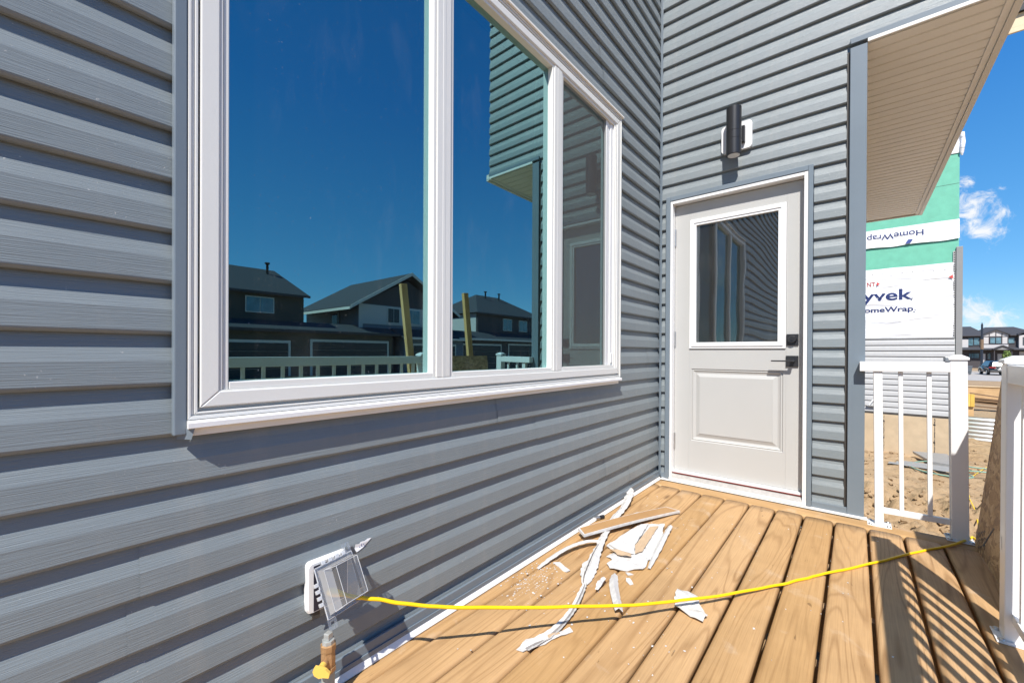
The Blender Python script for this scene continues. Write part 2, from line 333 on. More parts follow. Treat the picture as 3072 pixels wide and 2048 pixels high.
# ------------------------------------------------------------------ mesh helpers
def origin_of(par):
    o = Vector((0, 0, 0))
    while par is not None: o = o + par.location; par = par.parent
    return o
class MB:
    def __init__(s): s.v = []; s.f = []; s.sm = []
    def add(s, vs, fs, smooth=False):
        n = len(s.v); s.v += [tuple(p) for p in vs]; s.f += [tuple(i+n for i in f) for f in fs]; s.sm += [smooth]*len(fs)
        return s
    def box(s, x0, x1, y0, y1, z0, z1, bev=0.0, seg=2):
        if bev <= 0:
            return s.add([(x, y, z) for x in (x0, x1) for y in (y0, y1) for z in (z0, z1)],
                  [(0, 1, 3, 2), (4, 6, 7, 5), (0, 4, 5, 1), (2, 3, 7, 6), (0, 2, 6, 4), (1, 5, 7, 3)])
        b = bmesh.new(); bmesh.ops.create_cube(b, size=1)
        for v in b.verts: v.co = Vector(((x0+x1)/2+v.co.x*(x1-x0), (y0+y1)/2+v.co.y*(y1-y0), (z0+z1)/2+v.co.z*(z1-z0)))
        bmesh.ops.bevel(b, geom=b.edges[:], offset=bev, segments=seg, affect='EDGES', profile=0.5)
        return s.bm(b)
    def bm(s, b, smooth=False):
        b.verts.index_update(); s.add([v.co.copy() for v in b.verts], [[v.index for v in f.verts] for f in b.faces], smooth); b.free(); return s
    def prism(s, pts, axis, a0, a1, smooth=False):
        """pts: closed 2D polygon in the two other axes (in x,y,z order), extruded along axis"""
        def P(p, a):
            q = list(p); q.insert(axis, a); return tuple(q)
        n = len(pts); vs = [P(p, a0) for p in pts]+[P(p, a1) for p in pts]
        s.add(vs, [tuple(range(n)), tuple(range(2*n-1, n-1, -1))])
        return s.add(vs, [(i, i+n, (i+1) % n+n, (i+1) % n) for i in range(n)], smooth)
    def tube(s, pts, r, seg=8, cap=True, rad=None, smooth=True):
        pts = [Vector(p) for p in pts]; rings = []; up = None
        for i, p in enumerate(pts):
            d = (pts[min(i+1, len(pts)-1)]-pts[max(i-1, 0)]).normalized()
            if up is None or abs(up.dot(d)) > 0.98: up = Vector((0, 0, 1)) if abs(d.z) < 0.9 else Vector((1, 0, 0))
            a = d.cross(up).normalized(); c = a.cross(d).normalized(); up = c
            rr = r if rad is None else rad[i]
            rings.append([p+(a*math.cos(2*math.pi*k/seg)+c*math.sin(2*math.pi*k/seg))*rr for k in range(seg)])
        vs = [q for rg in rings for q in rg]; fs = []
        for i in range(len(rings)-1):
            for k in range(seg): fs.append((i*seg+k, i*seg+(k+1) % seg, (i+1)*seg+(k+1) % seg, (i+1)*seg+k))
        s.add(vs, fs, smooth)
        if cap: s.add(rings[0], [tuple(range(seg-1, -1, -1))]); s.add(rings[-1], [tuple(range(seg))])
        return s
    def xf(s, M):
        s.v = [tuple(M @ Vector(p)) for p in s.v]; return s
    def mesh(s, name, m, off=(0, 0, 0)):
        me = bpy.data.meshes.new(name); o = Vector(off)
        me.from_pydata([tuple(Vector(p)-o) for p in s.v], [], s.f)
        me.polygons.foreach_set('use_smooth', s.sm); me.materials.append(m)
        b = bmesh.new(); b.from_mesh(me); bmesh.ops.recalc_face_normals(b, faces=b.faces[:]); b.to_mesh(me); b.free(); me.update()
        return me
    def build(s, name, m, parent=None, local=False):
        o = bpy.data.objects.new(name, s.mesh(name, m, (0, 0, 0) if local or parent is None else origin_of(parent))); COL.objects.link(o)
        if parent is not None: o.parent = parent
        return o
def tag(o, label=None, cat=None, group=None, kind=None):
    if label: o['label'] = label
    if cat: o['category'] = cat
    if group: o['group'] = group
    if kind: o['kind'] = kind
    return o
def thing(name, label, cat, loc=(0, 0, 0), group=None):
    o = bpy.data.objects.new(name, None); o.empty_display_size = 0.1; COL.objects.link(o); o.location = loc
    return tag(o, label, cat, group)
def inst(me, name, parent, loc):
    o = bpy.data.objects.new(name, me); COL.objects.link(o); o.location = loc; o.parent = parent; return o
def text_mesh(body, size, m, matrix, off=(0, 0, 0), extrude=0.0006, bold=0.0, align='RIGHT'):
    cu = bpy.data.curves.new('lettering', 'FONT'); cu.body = body; cu.size = size; cu.align_x = align; cu.extrude = extrude; cu.offset = bold
    ob = bpy.data.objects.new('lettering', cu); COL.objects.link(ob)
    dg = bpy.context.evaluated_depsgraph_get(); dg.update()
    me = bpy.data.meshes.new_from_object(ob.evaluated_get(dg)); bpy.data.objects.remove(ob)
    me.transform(Matrix.Translation(-Vector(off)) @ matrix); me.materials.clear(); me.materials.append(m); return me

# ------------------------------------------------------------------ ground
def gz(x, y):
    base = -0.88
    if y > 16: base -= 0.57*min(1, (y-16)/30.0)
    if y > 80: base -= 1.15*min(1, (y-80)/75.0)
    if x > 14: base += 0.0
    return base
def gh(x, y):
    n = 0.0
    if -8 < y < 46:
        q = Vector((x, y, 0))
        n = (0.13*noise.noise(q*0.55)+0.05*noise.noise(q*1.9))*(1 if y < 11 else 0.45)
        d = max(0, 1-abs(y-4)/14)
        rough = 0.30+0.70*max(0.0, min(1.0, (5.2-y)/1.2)) if 0 < y < 7 else 0.4
        r = noise.turbulence(q*5.5, 4, False)-0.55
        n += d*rough*0.17*r + d*rough*0.06*noise.noise(q*15)
    return n
def axis_pts(lo, hi, d0, d1, step, grow=1.22):
    a = []; x = d0
    while x < d1: a.append(x); x += step
    a.append(d1); s = step; x = d1
    while x < hi: s *= grow; x = min(hi, x+s); a.append(x)
    s = step; x = d0; left = []
    while x > lo: s *= grow; x = max(lo, x-s); left.append(x)
    return left[::-1]+a
XS = axis_pts(-900, 900, 0.9, 4.2, 0.045); YS = axis_pts(-900, 1500, -0.4, 9.5, 0.045)
g = MB(); nx = len(XS)
g.add([(x, y, gz(x, y)+gh(x, y)) for y in YS for x in XS], [(j*nx+i, j*nx+i+1, (j+1)*nx+i+1, (j+1)*nx+i) for j in range(len(YS)-1) for i in range(nx-1)], True)
tag(g.build('ground', m_dirt), kind='structure')
cl = MB()
ico = bmesh.new(); bmesh.ops.create_icosphere(ico, subdivisions=1, radius=1); ico.verts.index_update()
IV = [v.co.copy() for v in ico.verts]; IF = [[v.index for v in f.verts] for f in ico.faces]; ico.free()
def blob(mb, c, r, sq=0.7, smooth=False):
    k = random.random()*50
    mb.add([Vector(c)+Vector((p.x, p.y, p.z*sq))*r*(0.75+0.5*noise.noise(p*1.7+Vector((k, k, k)))+random.uniform(-.1, .1)) for p in IV], IF, smooth)
for i in range(4200):
    y = random.random()**1.3*9.0-0.1; x = random.uniform(0.95, 3.6+0.1*y)
    if y > 4.3 and random.random() < 0.65: continue
    r = random.choice([0.010, 0.015, 0.022, 0.034, 0.055])*random.uniform(0.6, 1.25)
    blob(cl, (x, y, gz(x, y)+gh(x, y)+r*0.25), r)
tag(cl.build('soil_clods', m_dirt), kind='stuff')
rd = MB(); rd.add([(x, y, gz(0, y)+0.012+0*x) for y in (54, 60, 66, 72, 80, 84) for x in (-200, 200)], [(2*i, 2*i+1, 2*i+3, 2*i+2) for i in range(5)])
tag(rd.build('road', m_asph), kind='structure')
kb = MB(); kb.box(-200, 200, 84.0, 84.2, -1.47, -1.34); tag(kb.build('kerb', m_asph), kind='structure')

# ------------------------------------------------------------------ the house
C = 0.1143; ZK = lambda k: 3.6405-C*k
house = thing('house', 'grey vinyl-sided house wall corner with large window and white back door', 'house', (0, 0, 0))
PROF = [(-0.0180, 0.0022), (-0.0095, 0.0000), (-0.0048, 0.0018), (-0.0008, 0.0066), (0.0, 0.0090), (-0.0036, 0.0570), (-0.0042, 0.0590), (-0.0134, 0.0865), (-0.0172, 0.1110), (-0.0182, 0.1175)]
def board_mesh(wall, a0, a1, m, key=[0]):
    key[0] += 1; sd = key[0]*3.7
    n = max(1, int((a1-a0)/0.16)); vs = []; fs = []; P = len(PROF)
    for i in range(n+1):
        a = a0+(a1-a0)*i/n
        for j, (d, z) in enumerate(PROF):
            w = 0.0011*noise.noise(Vector((a*1.7, sd, 0)))*(1 if 2 <= j <= 6 else 0.3)
            wz = 0.0009*noise.noise(Vector((a*2.3, sd, 9)))*(1 if 1 <= j <= 4 else 0)
            vs.append((d+w, a, z+wz) if wall == 'A' else ((a, -(d+w), z+wz) if wall == 'B' else (1.221+d+w-0.012, a, z+wz)))
    for i in range(n):
        for j in range(P-1): fs.append((i*P+j, (i+1)*P+j, (i+1)*P+j+1, i*P+j+1))
    mb = MB(); mb.add(vs, fs, False); me = mb.mesh('siding_board', m)
    return me
cache = {}
def board(wall, parent, a0, a1, k, m, seed=0, push=0.0):
    kk = (wall, round(a0, 3), round(a1, 3), seed)
    if kk not in cache: cache[kk] = board_mesh(wall, a0, a1, m)
    loc = (push, 0, ZK(k)) if wall == 'A' else (0, -push, ZK(k))
    return inst(cache[kk], 'siding_board', parent, loc)
TOPK = -14
# long wall with the big window (faces +x)
wl = MB(); wl.box(-0.16, -0.0190, -7.0, -2.93, -0.3, 5.3); wl.box(-0.16, -0.0190, -2.93, -0.80, -0.3, 0.86); wl.box(-0.16, -0.0190, -2.93, -0.80, 2.43, 5.3); wl.box(-0.16, -0.0190, -0.80, 0.14, -0.3, 5.3)
wallA = wl.build('window_wall', m_trim, house)
SEAM = {24: -0.235, 25: -0.232, 27: -1.62, 28: -3.05, 29: -3.07, 30: -0.9, 31: -0.55, 9: -0.95, 8: -1.0, 6: -1.9, 26: -1.9, 22: -4.6, 19: -4.4, 3: -1.3}
for k in range(TOPK, 33):
    z0, z1 = ZK(k), ZK(k)+C
    segs = [(-6.6, -0.0115)]
    if z1 > 0.84 and z0 < 2.44: segs = [(-6.6, -2.992), (-0.728, -0.0115)]
    for a0, a1 in segs:
        s = SEAM.get(k)
        if s is not None and a0 < s < a1:
            board('A', wallA, a0, s+0.02, k, m_sidA, k % 3); board('A', wallA, s, a1, k, m_sidA, 3, 0.0018)
        else: board('A', wallA, a0, a1, k, m_sidA, k % 3)
# short wall with the door (faces -y)
wl = MB(); wl.box(-0.0165, 0.088, 0.0190, 0.16, -0.3, 5.3); wl.box(0.930, 1.205, 0.0190, 0.16, -0.3, 5.3); wl.box(0.088, 0.930, 0.0190, 0.16, 2.122, 5.3); wl.box(1.205, 1.815, 0.0190, 0.16, 2.835, 5.3)
wallB = wl.build('door_wall', m_trim, house)
for k in range(TOPK, 33):
    z0, z1 = ZK(k), ZK(k)+C
    right = 1.128 if z0 < 2.80 else 1.812
    if z0 < 2.10: segs = [(0.0125, 0.049), (0.970, right)]
    else: segs = [(0.0125, right)]
    for i, (a0, a1) in enumerate(segs): board('B', wallB, a0, a1, k, m_sidB, k % 3)
# return wall under the overhang (faces +x)
wl = MB(); wl.box(1.06, 1.192, 0.165, 4.33, -0.9, 2.80); wallC = wl.build('return_wall', m_trim, house)
for k in range(7, 38):
    kk = ('C', 0); 
    if kk not in cache: cache[kk] = board_mesh('C', 0.085, 4.33, m_sidA)
    inst(cache[kk], 'siding_board', wallC, (0, 0, ZK(k)))
# trims
def bx(name, m, par, *a, bev=0.0): return MB().box(*a, bev=bev).build(name, m, par)
t = MB(); t.box(0.0005, 0.006, -0.0125, -0.0005, 0.03, 5.2, 0.0015); t.box(0.0062, 0.0135, -0.0055, -0.0005, 0.03, 5.2, 0.0015)
t.build('inside_corner_trim', m_trim, house)
pst = MB(); pst.box(1.142, 1.221, -0.014, 0.012, 0.012, 2.812, 0.003); pst.box(1.1985, 1.2208, 0.0125, 0.085, 0.012, 2.80, 0.002); pst.build('outside_corner_post', m_trim, house)
bx('corner_channel', m_dark, house, 1.1285, 1.1415, 0.004, 0.016, 0.02, 2.80)
b = MB(); b.box(0.0005, 0.010, -6.6, -0.024, 0.020, 0.066, 0.002); b.box(0.0105, 0.0145, -6.6, -0.024, 0.020, 0.036, 0.001); b.build('base_trim', m_trim, house)
bx('base_trim', m_trim, house, 0.014, 0.0500, -0.012, -0.0005, 0.014, 0.052, bev=0.002); bx('base_trim', m_trim, house, 0.968, 1.1415, -0.012, -0.0005, 0.014, 0.05, bev=0.002)
b = MB(); b.prism([(0.002, 0.020), (0.012, 0.020), (0.024, 0.004), (0.024, 0.001), (0.002, 0.001)], 1, -6.6, -0.024)
b.box(0.026, 1.235, -0.026, -0.002, 0.001, 0.013); b.build('deck_flashing', m_flash, house)
# dark rooms behind the glass
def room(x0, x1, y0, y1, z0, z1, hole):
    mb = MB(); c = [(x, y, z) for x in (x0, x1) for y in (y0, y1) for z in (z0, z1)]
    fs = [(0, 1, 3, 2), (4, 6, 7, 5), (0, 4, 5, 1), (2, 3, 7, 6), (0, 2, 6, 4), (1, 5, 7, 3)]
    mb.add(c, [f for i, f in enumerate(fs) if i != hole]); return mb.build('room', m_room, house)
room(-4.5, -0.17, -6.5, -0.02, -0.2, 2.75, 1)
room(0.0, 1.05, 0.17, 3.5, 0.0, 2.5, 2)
# ---- overhang
zs = 2.814
ptr = MB(); ptr.box(1.2215, 1.832, -0.016, 0.0, 2.8145, 2.836, 0.002); ptr.build('overhang_trim', m_white, house)
bx('overhang_trim', m_trim, house, 1.1425, 1.832, -0.0135, -0.001, 2.8365, 2.868, bev=0.002)
sp = MB(); w = 0.0976; g0 = 0.006
sp.prism([(0.0, zs+0.012), (0.0005, zs), (w-0.018, zs), (w-0.015, zs+0.013), (w-0.005, zs+0.013), (w-0.0008, zs+0.0005), (w-0.0008, zs+0.015)], 0, 1.2225, 1.766)
spm = sp.mesh('soffit_panel', m_cream)
for i in range(44): inst(spm, 'soffit_panel', house, (0, 0.012+i*w, 0))
e = MB(); e.box(1.7665, 1.7995, -0.014, 2.35, zs-0.006, zs+0.014, 0.0015); e.box(1.7665, 1.7995, 2.352, 4.33, zs-0.007, zs+0.014, 0.0015); e.build('soffit_channel', m_cream, house)
e = MB(); e.box(1.8, 1.8345, -0.014, 1.95, zs-0.014, zs+0.05, 0.0015); e.box(1.8, 1.8345, 1.952, 4.36, zs-0.015, zs+0.05, 0.0015); e.build('overhang_edge', m_olive, house)
bx('overhang_edge', m_olive, house, 1.222, 1.8, 4.3305, 4.36, zs-0.012, zs+0.05, bev=0.002)
bx('upper_wall', m_trim, house, 1.05, 1.81, 0.17, 4.34, 2.866, 5.3)

# ---- the big window
win = thing('w', None, None); win.name = 'window'; win.parent = house
T = MB(); T.box(0.0005, 0.021, -2.998, -2.9735, 0.787, 2.50, 0.003); T.build('window_casing', m_trim, win)
T = MB(); T.box(0.0005, 0.014, -0.7455, -0.7265, 0.80, 2.49, 0.002); T.build('window_casing', m_trim, win)
T = MB(); T.box(0.0005, 0.030, -2.973, -0.727, 2.478, 2.488, 0.001); T.box(0.0005, 0.006, -2.973, -0.727, 2.4885, 2.4965); T.build('head_flashing', m_cream, win)
FX = 0.012
def mitred(mb, y0, y1, z0, z1, wl_, wr_, wb, wt, x0, x1, bev=0.0012):
    """four mitred sides of a frame, front at x1"""
    o = [(y0, z0), (y1, z0), (y1, z1), (y0, z1)]; i_ = [(y0+wl_, z0+wb), (y1-wr_, z0+wb), (y1-wr_, z1-wt), (y0+wl_, z1-wt)]
    for k_ in range(4):
        q = [o[k_], o[(k_+1) % 4], i_[(k_+1) % 4], i_[k_]]
        c = (sum(p[0] for p in q)/4, sum(p[1] for p in q)/4)
        b_ = bmesh.new(); lo = [b_.verts.new((x0, p[0], p[1])) for p in q]; hi = [b_.verts.new((x1, p[0], p[1])) for p in q]
        b_.faces.new(lo); b_.faces.new(hi[::-1])
        for a in range(4): b_.faces.new((lo[a], hi[a], hi[(a+1) % 4], lo[(a+1) % 4]))
        bmesh.ops.bevel(b_, geom=[e for e in b_.edges if abs(e.verts[0].co.x-x1) < 1e-6 and abs(e.verts[1].co.x-x1) < 1e-6], offset=bev, segments=2, affect='EDGES', profile=0.5)
        mb.bm(b_)
    return mb
f = MB()
mitred(f, -2.9725, -0.7465, 0.820, 2.474, 0.006, 0.006, 0.008, 0.006, 0.0, 0.0215)
mitred(f, -2.9663, -0.7527, 0.8283, 2.4677, 0.0058, 0.0058, 0.0035, 0.0058, 0.0, 0.0175)
mitred(f, -2.9603, -0.7587, 0.8320, 2.4617, 0.0062, 0.0062, 0.0045, 0.0062, 0.0, 0.0205)
mitred(f, -2.9539, -0.7651, 0.8367, 2.4553, 0.0035, 0.0020, 0.0090, 0.0080, -0.01, 0.004)
f.build('brick_mould', m_white, win)
f = MB()
mitred(f, -2.950, -0.767, 0.846, 2.447, 0.038, 0.038, 0.036, 0.034, -0.05, 0.0215, 0.003)
mitred(f, -2.9118, -0.8052, 0.8822, 2.4128, 0.0062, 0.0152, 0.0022, 0.0032, -0.05, 0.0185, 0.001)
f.build('window_frame', m_white, win)
s = MB()
for y0, y1 in ((-2.905, -2.254), (-2.186, -1.505), (-1.434, -0.822)):
    s.box(-0.05, FX+0.003, y0+0.0005, y0+0.013, 0.8845, 2.4095, 0.002); s.box(-0.05, FX+0.003, y1-0.013, y1-0.0005, 0.8845, 2.4095, 0.002)
    s.box(-0.05, FX+0.003, y0+0.0135, y1-0.0135, 0.8845, 0.902, 0.002); s.box(-0.05, FX+0.003, y0+0.0135, y1-0.0135, 2.396, 2.4095, 0.002)
s.build('glazing_bead', m_white, win)
for y0, y1 in ((-2.2535, -2.1865), (-1.5045, -1.4345)):
    mm = MB(); mm.box(-0.05, FX+0.007, y0, y1, 0.8845, 2.4095, 0.003); mm.box(-0.05, FX+0.0078, y0+0.027, y0+0.040, 0.8845, 2.4095, 0.001); mm.build('mullion', m_white, win)
for y0, y1 in ((-2.893, -2.266), (-2.174, -1.517), (-1.422, -0.834)):
    pn = MB(); pn.add([(-0.014, y0, 0.90), (-0.014, y1, 0.90), (-0.014, y1, 2.398), (-0.014, y0, 2.398)], [(0, 1, 2, 3)]); p_ = pn.build('pane', m_glass, win)
    pn = MB(); dl_ = 0.0030*(y1-y0); pn.add([(-0.0345+dl_, y0, 0.90), (-0.0345-dl_, y1, 0.90), (-0.0275-dl_, y1, 2.398), (-0.0275+dl_, y0, 2.398)], [(0, 1, 2, 3)]); pn.build('inner_pane', m_glass2, win)
    sp_ = MB(); sp_.box(-0.0245, -0.0152, y0, y0+0.010, 0.90, 2.398); sp_.box(-0.0245, -0.0152, y1-0.010, y1, 0.90, 2.398); sp_.build('glass_spacer', m_steel, win)
sc_ = MB(); sc_.add([(0.002, -1.4205, 0.903), (0.002, -0.925, 0.903), (0.002, -0.925, 2.394), (0.002, -1.4205, 2.394)], [(0, 1, 2, 3)]); sc_.build('insect_screen', m_screen, win)
sh = MB(); sh.box(-0.012, 0.004, -0.924, -0.905, 0.903, 2.394, 0.002); sh.box(-0.012, 0.001, -0.903, -0.872, 0.903, 2.394, 0.002); sh.box(-0.012, 0.006, -0.870, -0.838, 0.903, 2.394, 0.002)
sh.box(0.0065, 0.012, -0.866, -0.842, 0.915, 0.975, 0.002)
sh.build('sash_track', m_pvc, win)
sl = MB(); sl.prism([(0.0005, 0.8185), (0.030, 0.8185), (0.0355, 0.814), (0.0355, 0.803), (0.032, 0.801), (0.010, 0.801), (0.0005, 0.801)], 1, -2.974, -0.752); sl.build('window_sill', m_whiterail, win)
sl = MB(); sl.box(0.0005, 0.013, -2.968, -0.756, 0.782, 0.8005, 0.001); sl.build('sill_flashing', m_cream, win)
tb = MB(); tb.add([(0.012, -2.985, 0.802), (0.034, -2.962, 0.803), (0.026, -2.967, 0.776), (0.006, -2.990, 0.778)], [(0, 1, 2, 3)]); tb.build('flashing_tab', m_trim, win)

# ---- the door
door = thing('w', None, None); door.name = 'door'; door.parent = house
d = MB(); d.box(0.0505, 0.0825, -0.022, -0.0005, 0.014, 2.169, 0.002); d.box(0.9415, 0.9675, -0.022, -0.0005, 0.014, 2.169, 0.002); d.box(0.083, 0.941, -0.0215, -0.0005, 2.136, 2.169, 0.002); d.build('door_casing', m_trim, door)
d = MB(); d.box(0.083, 0.0985, -0.0175, 0.15, 0.014, 2.134, 0.002); d.box(0.9205, 0.941, -0.0175, 0.15, 0.014, 2.134, 0.002); d.box(0.099, 0.920, -0.017, 0.15, 2.112, 2.134, 0.002); d.build('door_jamb', m_whiterail, door)
sb = bmesh.new(); bmesh.ops.create_cube(sb, size=1); sb.free()
SY = 0.045
d = MB()   # slab as a frame round the glass and the pressed panel
d.box(0.101, 0.2085, SY, SY+0.045, 0.083, 2.106); d.box(0.8235, 0.918, SY, SY+0.045, 0.083, 2.106)
d.box(0.209, 0.823, SY, SY+0.045, 1.982, 2.106); d.box(0.209, 0.823, SY, SY+0.045, 0.861, 1.0105); d.box(0.209, 0.823, SY, SY+0.045, 0.083, 0.318)
d.box(0.209, 0.2235, SY, SY+0.045, 0.3185, 0.8605); d.box(0.8085, 0.823, SY, SY+0.045, 0.3185, 0.8605)
slab = d.build('door_leaf', m_door, door)
# pressed panel: groove, raised bevel, flat field
def ring_panel(rings, x0, x1, z0, z1):
    mb = MB(); vs = []; 
    for ins, dep in rings: vs += [(x0+ins, SY+dep, z0+ins), (x1-ins, SY+dep, z0+ins), (x1-ins, SY+dep, z1-ins), (x0+ins, SY+dep, z1-ins)]
    n = len(rings); fs = [(4*i+a, 4*i+(a+1) % 4, 4*i+4+(a+1) % 4, 4*i+4+a) for i in range(n-1) for a in range(4)]+[tuple(4*(n-1)+a for a in range(4))]
    mb.add(vs, fs); return mb
ring_panel([(0, 0), (0.006, 0.007), (0.012, 0.003), (0.020, 0.009), (0.030, 0.012), (0.034, 0.012), (0.058, 0.004), (0.0585, 0.002)], 0.2236, 0.8084, 0.3186, 0.8604).build('door_panel', m_door, door)
gf = MB()
for a, b_, dp in ((0.0, 0.016, 0.010), (0.0165, 0.030, 0.016), (0.0305, 0.046, 0.011)):
    x0, x1, z0, z1 = 0.210+a, 0.822-a, 1.012+a, 1.980-a; w_ = b_-a
    gf.box(x0, x0+w_, SY-dp, SY+0.02, z0, z1, 0.0015); gf.box(x1-w_, x1, SY-dp, SY+0.02, z0, z1, 0.0015); gf.box(x0+w_, x1-w_, SY-dp, SY+0.02, z0, z0+w_, 0.0015); gf.box(x0+w_, x1-w_, SY-dp, SY+0.02, z1-w_, z1, 0.0015)
gf.build('glass_frame', m_whiterail, door)
pn = MB(); pn.add([(0.255, SY+0.008, 1.057), (0.777, SY+0.008, 1.057), (0.777, SY+0.008, 1.936), (0.255, SY+0.008, 1.936)], [(0, 1, 2, 3)]); pn.build('door_glass', m_doorglass, door)
for z0, z1 in ((0.245, 0.362), (1.031, 1.144), (1.805, 1.931)):
    h = MB(); h.tube([(0.1035, SY-0.006, z0), (0.1035, SY-0.006, z1)], 0.0055, 8)
    for q in (0.25, 0.5, 0.75): h.tube([(0.1035, SY-0.006, z0+(z1-z0)*q-0.001), (0.1035, SY-0.006, z0+(z1-z0)*q+0.001)], 0.0062, 8)
    h.tube([(0.1035, SY-0.006, z0-0.006), (0.1035, SY-0.006, z0)], 0.004, 8); h.build('hinge', m_steel, door)
k = MB(); k.box(0.826, 0.892, SY-0.009, SY-0.0005, 1.031, 1.106, 0.002); lock = k.build('deadbolt', m_hard, door)
MB().tube([(0.859, SY-0.009, 1.071), (0.859, SY-0.026, 1.071), (0.859, SY-0.030, 1.071)], 0.024, 20, rad=[0.025, 0.0235, 0.019]).build('lock_cylinder', m_hard, lock)
MB().tube([(0.859, SY-0.0305, 1.071), (0.859, SY-0.0335, 1.071)], 0.009, 14).build('keyhole', m_black, lock)
k = MB(); k.box(0.823, 0.892, SY-0.009, SY-0.0005, 0.890, 0.964, 0.002); hp = k.build('door_handle', m_hard, door)
lv = MB(); lv.tube([(0.8635, SY-0.009, 0.930), (0.8635, SY-0.052, 0.930)], 0.011, 14); lv.box(0.746, 0.876, SY-0.066, SY-0.050, 0.9245, 0.9335, 0.002); lv.build('lever', m_hard, hp)
MB().box(0.0995, 0.9195, 0.012, 0.09, 0.062, 0.0805, 0.002).build('door_sill', m_whiterail, door)
MB().box(0.0995, 0.9195, 0.004, 0.0115, 0.0605, 0.0665, 0.001).build('weather_strip', m_red, door)
MB().prism([(-0.024, 0.030), (0.011, 0.056), (0.09, 0.056), (0.09, 0.030)], 0, 0.099, 0.920).build('threshold', m_alu, door)
MB().box(0.0835, 0.941, -0.028, 0.05, 0.0135, 0.0295, 0.002).build('threshold_trim', m_flash, door)

# ---- wall lamp
lamp = thing('wall_lamp', 'black cylinder up-down wall light on white plate above the door', 'wall light', (0.531, 0, 2.48))
pl = MB(); n = 6; rr = 0.022; pts = []
for cx, cz, a0 in ((0.627-rr, 2.575-rr, 0), (0.437+rr, 2.575-rr, 90), (0.437+rr, 2.387+rr, 180), (0.627-rr, 2.387+rr, 270)):
    for i in range(n+1): a = R(a0+90*i/n); pts.append((cx+rr*math.cos(a), cz+rr*math.sin(a)))
pl.prism(pts, 1, -0.019, 0.010); pl.build('mounting_plate', m_whiterail, lamp)
MB().box(0.474, 0.588, -0.046, -0.0195, 2.424, 2.536, 0.003).build('bracket', m_black, lamp)
bd = MB()
for za, zb in ((2.326, 2.4305), (2.4312, 2.4835), (2.4842, 2.646)): bd.tube([(0.531, -0.093, z) for z in (za, za+0.0008, zb-0.0008, zb)], 0.046, 48, rad=[0.0458, 0.0465, 0.0465, 0.0458], smooth=False)
bd.build('lamp_body', m_black, lamp)
MB().tube([(0.531, -0.093, 2.3235), (0.531, -0.093, 2.3258)], 0.037, 28).build('lens', m_lens, lamp)

# ------------------------------------------------------------------ deck
deck = thing('deck', 'low wooden deck of brown treated boards beside the grey house', 'deck', (0.8, -2, 0))
edges = [0.010, 0.072, 0.216, 0.361, 0.508, 0.655, 0.799, 0.942, 1.088, 1.235, 1.381, 1.530, 1.664]
def plank_mesh(w, y0, y1, sd, gap):
    r = 0.014; th = 0.038; h = w/2-gap/2; ny = 46; vs = []; fs = []
    prof = [(-h, -th), (-h, -r)]
    for a in (30, 60): prof.append((-h+r-r*math.cos(R(a)), -r+r*math.sin(R(a))))
    prof += [(-h+r, 0.0), (-h*0.45, 0.0010), (0, 0.0016), (h*0.45, 0.0010), (h-r, 0.0)]
    for a in (60, 30): prof.append((h-r+r*math.cos(R(a)), -r+r*math.sin(R(a))))
    prof += [(h, -r), (h, -th)]; P = len(prof)
    for i in range(ny+1):
        y = y0+(y1-y0)*i/ny
        for j, (x, z) in enumerate(prof):
            e_ = 0.0016*noise.noise(Vector((y*2.1, sd*9.1, 1 if x < 0 else 5)))*(abs(x)/h)
            vs.append((x+e_, y, z+0.0010*noise.noise(Vector((y*1.3, sd*3.3, x*4)))))
    for i in range(ny):
        for j in range(P): fs.append((i*P+j, (i+1)*P+j, (i+1)*P+(j+1) % P, i*P+(j+1) % P))
    fs += [tuple(range(P)), tuple(ny*P+j for j in range(P-1, -1, -1))]
    mb = MB(); mb.add(vs, fs, True); return mb
for i in range(len(edges)-1):
    a, b_ = edges[i], edges[i+1]; gap = 0.006 if i < 5 else 0.011
    pm = plank_mesh(b_-a, -4.8, -0.168-random.random()*0.006, i+1, gap).mesh('deck_plank', m_deck)
    o = inst(pm, 'deck_plank', deck, (0, 0, 0)); o.location = Vector(((a+b_)/2, 0, random.uniform(-0.001, 0.001)))-deck.location
pb = plank_mesh(0.138, -0.02, 1.64, 40, 0.0).mesh('deck_plank', m_deckx)
pb.transform(Matrix.Rotation(-math.pi/2, 4, 'Z')); 
o = inst(pb, 'deck_plank', deck, Vector((0.046, -0.096, 0))-deck.location)
for y in [-0.32-0.405*i for i in range(11)]:
    MB().box(0.03, 1.645, y-0.019, y+0.019, -0.225, -0.0385).build('joist', m_joist, deck)
MB().box(0.03, 1.655, -0.066, -0.028, -0.225, -0.0392).build('rim_board', m_joist, deck)
MB().box(1.6205, 1.6585, -4.8, -0.0665, -0.225, -0.0392).build('rim_board', m_deck, deck)
for y in (-0.3, -1.6, -2.9, -4.2): MB().box(1.50, 1.59, y-0.045, y+0.045, -1.0, -0.226).build('deck_post', m_lumber, deck)

